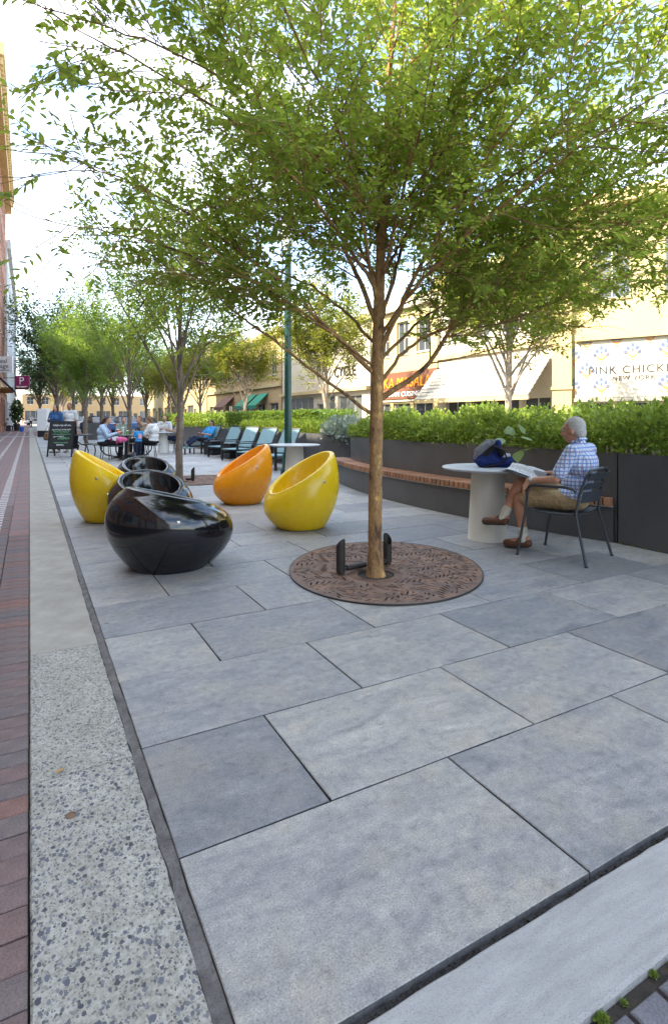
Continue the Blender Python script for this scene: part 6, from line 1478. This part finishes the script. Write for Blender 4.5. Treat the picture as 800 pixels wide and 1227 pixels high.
    if bottom:
        B_ = [('ell', pel, (.158 * B + .012, .122 * B + .010, .112), tm), ('ell', lerp(pel, mid, .35), (.15 * B + .008, .115 * B + .008, .07), tm)]
        for n in 'lr':
            if leg <= 1: B_ += [('cap', G['hip' + n], .092 * B, lerp(G['hip' + n], G['kn' + n], leg), .080)]
            else: B_ += [('cap', G['hip' + n], .092 * B, G['kn' + n], .066), ('cap', G['kn' + n], .066, lerp(G['kn' + n], G['an' + n], leg - 1), .050)]
        blob('trousers' if leg > 1 else 'shorts', B_, min(voxel, .011), bottom, o, 3)
    for n in 'lr':
        a, t_ = G['an' + n], G['toe' + n]; fd = (t_ - a); k = (G['kn' + n] - a).normalized(); fh = fd.normalized()
        if sock: blob('sock', [('cap', a - k * .01, .045, a + k * .10, .048)], .007, sock, o, 2)
        if shoe:
            so = blob('shoe', [('cap', a - fh * .04 - k * .045, .040, a + fh * .03 - k * .03, .042), ('cap', a + fh * .02 - k * .04, .042, t_ - fh * .01, .036), ('cap', a + fh * .03 - k * .005, .038, a + fh * .09 - k * .03, .034)], .008, shoe, o, 2)
            if voxel < .012:
                dn = (k - fh * k.dot(fh)).normalized(); sd_ = fh.cross(dn)
                blob('sole', [('cap', a - fh * .045 - k * .078 + sd_ * q, .013, t_ - fh * .0 - dn * .025 + sd_ * q, .012) for q in (-.026, 0, .026)], .006, plain('shoe_sole', (.05, .03, .02), .8), so, 2)
                for q in range(4): c = a + fh * (.05 + .022 * q) + dn * (.012 - .009 * q); MB().tube([tuple(c - sd_ * .028 - dn * .012), tuple(c + dn * .004), tuple(c + sd_ * .028 - dn * .012)], .0035, 5).build('lace', M['ink'], so)
    if hair:
        if hairstyle == 'short': P_ = [('ell', h(0, -.022, .035), (.081, .095, .096), he), ('ell', h(0, -.055, -.02), (.072, .060, .070), he)]
        elif hairstyle == 'cap': P_ = [('ell', h(0, -.012, .042), (.083, .102, .090), he), ('cap', h(0, -.075, -.03), .045, h(0, -.075, -.07), .035)]
        else:
            P_ = [('ell', h(0, -.020, .034), (.084, .098, .098), he), ('cap', h(0, -.07, 0), .066, h(0, -.085, -.11), .055)]
            if hairstyle == 'pony': P_ += [('cap', h(0, -.095, .02), .045, h(0, -.16, -.10), .042), ('cap', h(0, -.16, -.10), .042, h(0, -.20, -.32), .035), ('cap', h(0, -.20, -.32), .035, h(0, -.22, -.46), .016)]
            if hairstyle == 'long': P_ += [('cap', h(s * .07, -.02, -.02), .034, h(s * .085, 0, -.22), .032) for s in (-1, 1)] + [('cap', h(0, -.085, -.05), .06, h(0, -.10, -.25), .05)]
            if hairstyle == 'bun': P_ += [('ell', h(0, -.11, .03), (.045, .05, .045), he)]
        # keep the face clear
        hb = blob('hair', P_, .009 if voxel < .012 else .012, hair, o, 1)
        bm = bmesh.new(); bm.from_mesh(hb.data); inv = hr.inverted()
        kill = []
        for v in bm.verts:
            q = inv @ (v.co - H)
            lim = .046 if q.z > .062 else (.018 if q.z > .02 else -.012)
            if hairstyle in ('long',) and abs(q.x) > .06: lim = .05
            if hairstyle == 'cap': lim = .066 if q.z > .05 else (.03 if q.z > .02 else -.01)
            if q.y > lim and q.z < .118: kill.append(v)
        bmesh.ops.delete(bm, geom=kill, context='VERTS'); bm.to_mesh(hb.data); bm.free()
    if glasses:
        gm = plain('spectacle_frame', (.12, .10, .08), .3, .6); P0 = MB()
        for s in (-1, 1):
            P0.tube([tuple(h(s * .033 + .021 * math.cos(t), .098, .012 + .016 * math.sin(t))) for t in np.linspace(0, 2 * math.pi, 17)], .0016, 5, False)
            P0.tube([tuple(h(s * .054, .097, .018)), tuple(h(s * .078, .07, .018)), tuple(h(s * .082, -.01, .015))], .0016, 5)
        P0.tube([tuple(h(-.012, .099, .016)), tuple(h(.012, .099, .016))], .0016, 5); P0.build('glasses', gm, o)
    return o
khaki = mat_cloth('khaki_cotton', (0.42, 0.31, 0.17)); brownshoe = plain('brown_leather', (0.115, 0.045, 0.022), .45, 0, .25, 25.0, .2); sockw = mat_cloth('cream_sock', (.60, .58, .48))
M['plaid'] = mat_plaid()
# ---- the reading man
man = person('grey-haired man in plaid shirt and khaki shorts reading in the armchair', CHC, CHR, 'sit', dict(
    pelvis=(0, -.09, .545), chest=(0, -.165, .86), neck=(0, -.135, 1.045), head=(0, -.085, 1.165),
    shl=(-.19, -.155, .985), shr=(.19, -.155, .985), ell=(-.290, -.05, .735), wrl=(-.285, .205, .705), elr=(.27, .0, .75), wrr=(.12, .24, .735),
    hipl=(-.09, -.05, .53), knl=(-.085, .405, .50), anl=(-.075, .36, .105), toel=(-.085, .545, .042),
    hipr=(.09, -.05, .54), knr=(-.015, .43, .645), anr=(-.135, .545, .300), toer=(-.165, .735, .245)),
    sc=1.0, voxel=.0075, skin=SK_TAN, top=M['plaid'], sleeve=.78, bottom=khaki, leg=.80, shoe=brownshoe, sock=sockw, hair=HAIR_G, hairstyle='short', bulk=1.06,
    hands={'l': ((-0.02, .50, -.87), (.30, -.80, -.5), -1, .55), 'r': ((-.75, .55, -.1), (0, .2, -1), 1, .45)}, look=(-.10, .98, -.10), glasses=True)
MB(Matrix.Translation((-.286, .172, .709)) @ Matrix.Rotation(R(-80), 4, 'X')).lathe([(.031, -.010), (.033, -.005), (.033, .005), (.031, .010)], 18).build('watch_strap', M['steel'], man, True)
MB(Matrix.Translation((-.314, .174, .722))@ Matrix.Rotation(R(-60), 4, 'Y')).lathe([(.014, 0), (.016, .004), (.012, .007)], 16).build('watch', M['tablewhite'], man, True)

ltblue = mat_cloth('pale_blue_knit', (.40, .52, .66)); black_c = mat_cloth('black_cotton', (.018, .018, .02)); white_c = mat_cloth('white_cotton', (.68, .68, .68)); blue_c = mat_cloth('bright_blue_cotton', (.05, .30, .62)); denim = mat_cloth('blue_denim', (.05, .12, .27)); navy_c = mat_cloth('navy_cotton', (.02, .03, .06)); pink = mat_cloth('pink_plush', (.70, .14, .30)); plum = plain('plum_leather', (.20, .03, .08), .5); greyshoe = plain('grey_shoe', (.2, .2, .2), .6); beige = mat_cloth('beige_cotton', (.42, .34, .25))
faceR = heading(1, 0); faceL = heading(-1, 0); faceC = heading(0, -1)
def at2(px, Z): p = ap(px, Z); return (p.x, p.y, 0)
GRP = 'people round the picnic table'
w1 = person('woman in pale blue top with long dark ponytail at the picnic table', at2(127, 17.0), heading(.98, .2), 'sit', dict(neck=(0, -.03, 1.06), head=(0, .05, 1.19), wrl=(-.12, .36, .80), ell=(-.24, .10, .72), wrr=(.12, .34, .82), elr=(.24, .1, .72), knl=(-.10, .40, .47), knr=(.10, .42, .47), anl=(-.10, .36, .1), anr=(.10, .45, .1)), 1.02, .015, SK_FAIR, ltblue, 1.85, black_c, 1.95, plain('dark_shoe', (.03, .03, .03), .6), None, HAIR_D, 'pony', 1.28, group=GRP, bust=1, look=(.0, 1, -.12))
MB().tube([(-.10, -.20, 1.06), (-.20, -.02, 1.04), (-.12, .10, .92), (.05, .16, .75), (.16, .12, .66)], .014, 6).build('bag_strap', plum, w1, True)
blob('handbag', [('ell', (.14, .17, .60), (.10, .04, .08))], .012, plum, w1, 2)
child = person('small child in bright blue shirt standing at the picnic table', at2(166, 17.0), heading(-.75, .6), 'stand', dict(elr=(.22, .12, 1.15), wrr=(.18, .30, 1.22), ell=(-.22, .10, 1.15), wrl=(-.16, .30, 1.2), head=(0, .03, 1.585)), .60, .02, SK_BROWN, blue_c, .7, navy_c, 1.9, greyshoe, None, HAIR_D, 'short', 1.15, group=GRP)
for ch in child.children: pass
MB().box((-.10, -.165, 1.10), (.09, -.135, 1.33), 0.0).build('shirt_print', plain('print_pale', (.62, .35, .45), .8), child)
w2 = person('woman in white shirt with light brown hair sitting by the child', at2(181, 17.4), heading(-.95, .25), 'sit', dict(neck=(0, .0, 1.05), head=(0, .08, 1.17), wrl=(-.10, .36, .76), wrr=(.12, .30, .70), ell=(-.23, .10, .72), elr=(.24, .05, .72)), 1.04, .015, SK_FAIR, white_c, .9, black_c, 1.9, greyshoe, None, HAIR_B, 'bun', 1.12, group=GRP, bust=1, look=(0, 1, -.25))
MB().tube([(.12, -.18, 1.04), (.02, .12, .98), (-.14, .12, .75)], .012, 6).build('bag_strap', M['ink'], w2, True)
person('person with light hair seated behind the picnic table', at2(148, 20.8), faceC + .5, 'sit', None, 1.02, .018, SK_FAIR, mat_cloth('sage_cotton', (.30, .36, .30)), .9, navy_c, 1.9, greyshoe, None, HAIR_B, 'short', 1.05, group='people in the background of the plaza')
person('person in beige leaning in behind the child', at2(170, 19.4), heading(-.5, -.8), 'sit', dict(neck=(0, .04, 1.08), head=(0, .12, 1.2)), 1.03, .018, SK_FAIR, beige, 1.4, black_c, 1.9, greyshoe, None, HAIR_B, 'short', 1.0, group=GRP)
# plush toy on the woman's knee, cup and drink on the table
ty = blob('plush_toy', [('ell', (0, 0, .10), (.13, .09, .10)), ('ell', (.13, 0, .11), (.09, .07, .07)), ('cap', (-.06, 0, .08), .05, (-.10, .0, .0), .04)], .014, pink, None, 2)
q = ap(144, 16.85); ty.location = (q.x, q.y, .52); ty.rotation_euler = (0, 0, -TH); tag(ty, 'bright pink plush toy on the lap of the woman in pale blue', 'plush toy')
def cup(px, Z, mat, label, r=.04, h=.13, lid=True):
    p = ap(px, Z); c = empty('drink_cup', (p.x, p.y, .752), 0, label, 'cup'); MB().lathe([(r * .75, 0), (r, h)], 16).build('cup', mat, c, True)
    if lid: MB().lathe([(r * 1.06, h + .0005), (r * 1.06, h + .01), (r * .8, h + .018)], 16).build('lid', M['white'], c, True)
cup(152.5, 17.4, plain('green_paper', (.16, .42, .10), .6), 'green drink cup on the picnic table'); cup(141, 17.5, plain('red_paper', (.30, .06, .05), .6), 'dark red drink cup on the picnic table', .05, .16)
cup(147, 17.9, M['tablewhite'], 'white takeaway cup on the picnic table', .045, .22)
# ---- standing couple
GS = 'standing couple behind the chalkboard'
person('woman in blue denim jacket standing behind the chalkboard', at2(67, 20.4), faceC - .15, 'stand', dict(elr=(.23, .06, 1.14), wrr=(.10, .24, 1.20), ell=(-.24, -.02, 1.12)), 1.03, .017, SK_FAIR, denim, 1.9, black_c, 1.9, greyshoe, None, HAIR_D, 'long', 1.05, group=GS, bust=1)
person('man in white T-shirt standing behind the chalkboard', at2(83.5, 20.6), faceC + .1, 'stand', None, 1.07, .017, SK_BROWN, white_c, .8, beige, .95, greyshoe, None, HAIR_K, 'short', 1.08, group=GS)
cup_p = ap(69, 20.1); hb_ = ap(56, 20.1); hbg = empty('handbag', (hb_.x, hb_.y, .48), -TH, 'brown leather handbag hanging at the side of the woman in denim', 'handbag')
brl = plain('brown_bag_leather', (.16, .085, .04), .55); blob('bag_body', [('cap', (-.05, 0, .06), .07, (.05, 0, .06), .07), ('cap', (-.04, 0, .22), .05, (.04, 0, .22), .05), ('cap', (-.06, 0, .1), .065, (-.03, 0, .22), .05), ('cap', (.06, 0, .1), .065, (.03, 0, .22), .05)], .015, brl, hbg, 2)
MB().tube([(-.05, 0, .25), (-.02, 0, .42), (.04, 0, .55), (.07, 0, .42), (.05, 0, .25)], .010, 6).build('handle', brl, hbg, True)
# ---- man lying back in the lounge chair
lc = LOUNGES[4]
person('man in bright blue shirt lying back in a lounge chair reading', lc.location, lc.rotation_euler[2], 'sit', dict(pelvis=(0, -.12, .47), chest=(0, -.28, .76), neck=(0, -.36, .95), head=(0, -.36, 1.09), shl=(-.18, -.33, .90), shr=(.18, -.33, .90), ell=(-.25, -.12, .66), wrl=(-.10, .12, .72), elr=(.25, -.12, .66), wrr=(.10, .12, .72), hipl=(-.09, -.08, .46), hipr=(.09, -.08, .46), knl=(-.10, .36, .56), knr=(.10, .36, .58), anl=(-.10, .80, .30), anr=(.08, .84, .30), toel=(-.11, .90, .42), toer=(.09, .95, .42)), 1.0, .016, SK_TAN, blue_c, .8, navy_c, 1.95, greyshoe, None, HAIR_K, 'short', 1.05, look=(0, .95, -.25))
MB(Matrix.Translation(lc.location) @ Matrix.Rotation(lc.rotation_euler[2], 4, 'Z') @ Matrix.Translation((0, .20, .74)) @ Matrix.Rotation(R(35), 4, 'X')).box((-.11, -.006, -.06), (.11, .006, .09)).build('tablet', M['ink'], None)
tag(bpy.data.objects['tablet'], 'dark tablet held by the man lying in the lounge chair', 'tablet')
ft = empty('footrest', tuple(Vector(lc.location) + Matrix.Rotation(lc.rotation_euler[2], 3, 'Z') @ V3(0, .82, 0)), lc.rotation_euler[2], 'low dark footrest under the legs of the reclining man', 'footrest')
MB().box((-.30, -.22, .21), (.30, .22, .245), .006).build('top', M['teal'], ft)
for sx in (-1, 1):
    for sy in (-1, 1): MB().box((sx * .27 - .018, sy * .19 - .018, 0), (sx * .27 + .018, sy * .19 + .018, .209)).build('leg', M['darkmetal'], ft)
# ---- two at the far white table
GF = 'people at the far white table'
def stool(px, Z, lab):
    p = ap(px, Z); s = empty('stool', (p.x, p.y, 0), 0, lab, 'stool'); MB().lathe([(.19, .415), (.20, .43), (.19, .445)], 20).build('seat', M['darkmetal'], s, True)
    for k in range(4): a = k * 1.57 + .4; MB().tube([(.13 * math.cos(a), .13 * math.sin(a), .42), (.19 * math.cos(a), .19 * math.sin(a), 0)], .012, 6).build('leg', M['darkmetal'], s)
person('woman in white shirt with headband at the far white table', at2(197, 21.6), heading(.2, -1), 'sit', dict(wrl=(-.1, .3, .80), wrr=(.14, .3, .80)), 1.08, .018, SK_FAIR, white_c, .9, navy_c, 1.9, greyshoe, None, HAIR_D, 'bun', 1.02, group=GF); stool(197, 21.7, 'dark stool under the woman with the headband')
person('man in dark trousers sitting sideways at the far white table', at2(212, 20.6), heading(-1, 0), 'sit', dict(wrl=(-.1, .3, .80)), 1.05, .018, SK_BROWN, beige, .9, navy_c, 1.95, plain('white_trainer', (.55, .55, .55), .5), None, HAIR_D, 'short', 1.05, group=GF); stool(212.5, 20.65, 'dark stool under the man in dark trousers')
stool(127, 17.05, 'dark stool under the woman in pale blue'); stool(181.5, 17.45, 'dark stool under the woman in the white shirt'); stool(170, 19.5, 'dark stool under the person in beige'); stool(148, 20.9, 'dark stool under the person with light hair')
# ---- far footway: bench with two people, bucket, walkers
fb_ = ap(10, 56); fbn = empty('footway_bench', (fb_.x, fb_.y, -.024), R(-90), 'dark bench against the brick shop on the footway', 'bench')
MB().box((-.9, -.2, .42), (.9, .2, .46)).build('seat', M['darkmetal'], fbn); MB().box((-.9, -.24, .5), (.9, -.205, .85)).build('backrest', M['darkmetal'], fbn)
for x in (-.8, .8): MB().box((x - .03, -.2, 0), (x + .03, .2, .419)).build('leg', M['darkmetal'], fbn)
person('person in white shirt on the footway bench', (fb_.x, fb_.y - .3, -.024), R(-90), 'sit', None, 1.0, .03, SK_FAIR, white_c, .9, navy_c, 1.9, greyshoe, None, HAIR_D, 'short', 1.0, group='people on the far footway')
q = ap(37, 75); person('person in white walking on the far footway', (q.x, q.y, -.02), faceC, 'stand', None, 1.0, .03, SK_FAIR, white_c, .9, navy_c, 1.9, greyshoe, None, HAIR_D, 'short', 1.0, group='people on the far footway')
q = ap(26, 54); bu = empty('bucket', (q.x, q.y, -.024), 0, 'bright blue bucket standing on the footway', 'bucket'); MB().lathe([(.16, 0), (.22, .45), (.21, .45), (.20, .40)], 16).build('pail', plain('blue_plastic', (.01, .12, .55), .4), bu, True); MB().tube([(-.21, 0, .43), (-.12, 0, .62), (.12, 0, .62), (.21, 0, .43)], .012, 5).build('handle', M['steel'], bu)
q = ap(52.5, 38.0); ki = empty('kiosk', (q.x, q.y, -.02), -TH, 'plain white freestanding cabinet on a dark base', 'kiosk'); MB().box((-.30, -.25, 0), (.30, .25, .45)).build('base', M['darkmetal'], ki); MB().box((-.32, -.27, .451), (.32, .27, 1.95), .02).build('cabinet', M['white'], ki)
q = ap(110, 33); pl_ = empty('planter', (q.x, q.y, 0), 0, 'square dark planter box behind the chalkboard', 'planter'); MB().box((-.45, -.45, 0), (.45, .45, 1.0), .01).build('box', M['charcoal'], pl_); MB().box((-.40, -.40, 1.001), (.40, .40, 1.02)).build('soil', M['soil'], pl_)

# ================================================================== PARKED CARS
tyre = plain('tyre_rubber', (.02, .02, .02), .85); lampg = plain('lamp_lens', (.6, .6, .58), .15); redl = plain('rear_lamp', (.35, .02, .02), .2)
def car_mesh(L=4.4, W=1.78):
    prof = [(-2.2, .35), (-2.22, .62), (-2.15, .86), (-1.55, .96), (-.75, 1.40), (.75, 1.45), (1.55, 1.02), (2.15, .92), (2.22, .60), (2.18, .35)]
    return prof
def car(loc, rz, col, label):
    o = empty('parked_car', loc, rz, label, 'car', 'cars parked along the street'); pm = plain('car_paint_%d' % len(bpy.data.materials), col, .22, .1, .03, 2.0)
    lower = [(-2.2, .32), (-2.23, .62), (-2.15, .84), (-1.35, .95), (1.45, .98), (2.12, .90), (2.22, .62), (2.18, .32)]
    def loft(pts, wf):
        v = []; f = []; n = len(pts)
        for s in (-1, 1):
            for k in (0, 1):
                for (x, z) in pts: w = wf(x, z); v.append((s * (w - (0.06 if k == 0 else 0)) if False else s * w, x, z))
        return v, n
    ws = np.linspace(-1, 1, 9); V = []; F = []; n = len(lower)
    for w in ws:
        e = 1 - 0.05 * abs(w) ** 4; 
        for (x, z) in lower: V.append((w * .88, x * (1 - .035 * abs(w) ** 3), .32 + (z - .32) * e))
    for i in range(len(ws) - 1):
        for j in range(n): F.append((i * n + j, i * n + (j + 1) % n, (i + 1) * n + (j + 1) % n, (i + 1) * n + j))
    F += [tuple(range(n)), tuple((len(ws) - 1) * n + j for j in range(n - 1, -1, -1))]
    body = MB().add(V, F).build('body', pm, o, True, angle=35)
    cab = [(-1.38, .94), (-.72, 1.40), (-.2, 1.47), (.45, 1.45), (1.42, .97)]; V = []; F = []; n = len(cab)
    for w in (-1, -.8, 0, .8, 1):
        for (x, z) in cab: t = (z - .94) / .53; V.append((w * (.84 - .17 * t), x * (1 - .03 * abs(w)), z - (.03 * t if abs(w) == 1 else 0)))
    for i in range(4):
        for j in range(n): F.append((i * n + j, i * n + (j + 1) % n, (i + 1) * n + (j + 1) % n, (i + 1) * n + j))
    F += [tuple(range(n)), tuple(4 * n + j for j in range(n - 1, -1, -1))]
    MB().add(V, F).build('cabin_glass', M['glass'], o, True, angle=25)
    MB().box((-.62, -.66, 1.448), (.62, .48, 1.478), .01).build('roof', pm, o)
    for s in (-1, 1):
        for yy in (-1.38, 1.36):
            mt = Matrix.Translation((s * .80, yy, .32)) @ Matrix.Rotation(R(90), 4, 'Y'); wh = MB(mt).lathe([(.20, -.10), (.31, -.10), (.325, -.06), (.325, .06), (.31, .10), (.20, .10)], 20).build('wheel', tyre, o, True); MB(mt).lathe([(.19, -.085), (.20, .085), (.06, .09)], 16).build('rim', M['steel'], wh, True)
        MB().box((s * .62 - .16, 2.07, .66), (s * .62 + .16, 2.17, .80), .02).build('headlight', lampg, o); MB().box((s * .66 - .14, -2.19, .68), (s * .66 + .14, -2.10, .84), .02).build('tail_light', redl, o)
        MB().box((s * .9, .62, .98), (s * 1.0, .78, 1.10), .01).build('mirror', pm, o)
        MB().box((s * .70 - .03, .02, .98), (s * .70 + .03, .08, 1.40)).build('pillar', pm, o)
    return o
for px, Z, rz, col, lab in ((118, 46, .2, (.03, .09, .24), 'blue parked car behind the row of trees'), (150, 52, .1, (.04, .12, .30), 'blue parked car beyond the picnic table'), (136, 60, 0, (.6, .6, .6), 'white parked car between two blue ones'), (176, 58, 0, (.45, .46, .47), 'silver parked car behind the seated group'), (92, 64, .1, (.62, .62, .6), 'white parked car behind the standing couple')):
    p = ap(px, Z); car((p.x, p.y, -.12 if p.x > 9.4 else 0.0), rz, col, lab)
q = ap(44, 105); car((q.x, q.y, -.19), R(90), (.62, .62, .62), 'white car crossing the far end of the street')
for y_, col, lab in ((16.5, (.5, .5, .5), 'silver car parked beyond the hedge by the ribbed awning'), (29.0, (.05, .05, .06), 'dark car parked beyond the hedge by the white shop'), (36, (.6, .6, .6), 'white car parked beyond the clipped hedge')):
    car((15.3, y_, -.12), 0, col, lab)
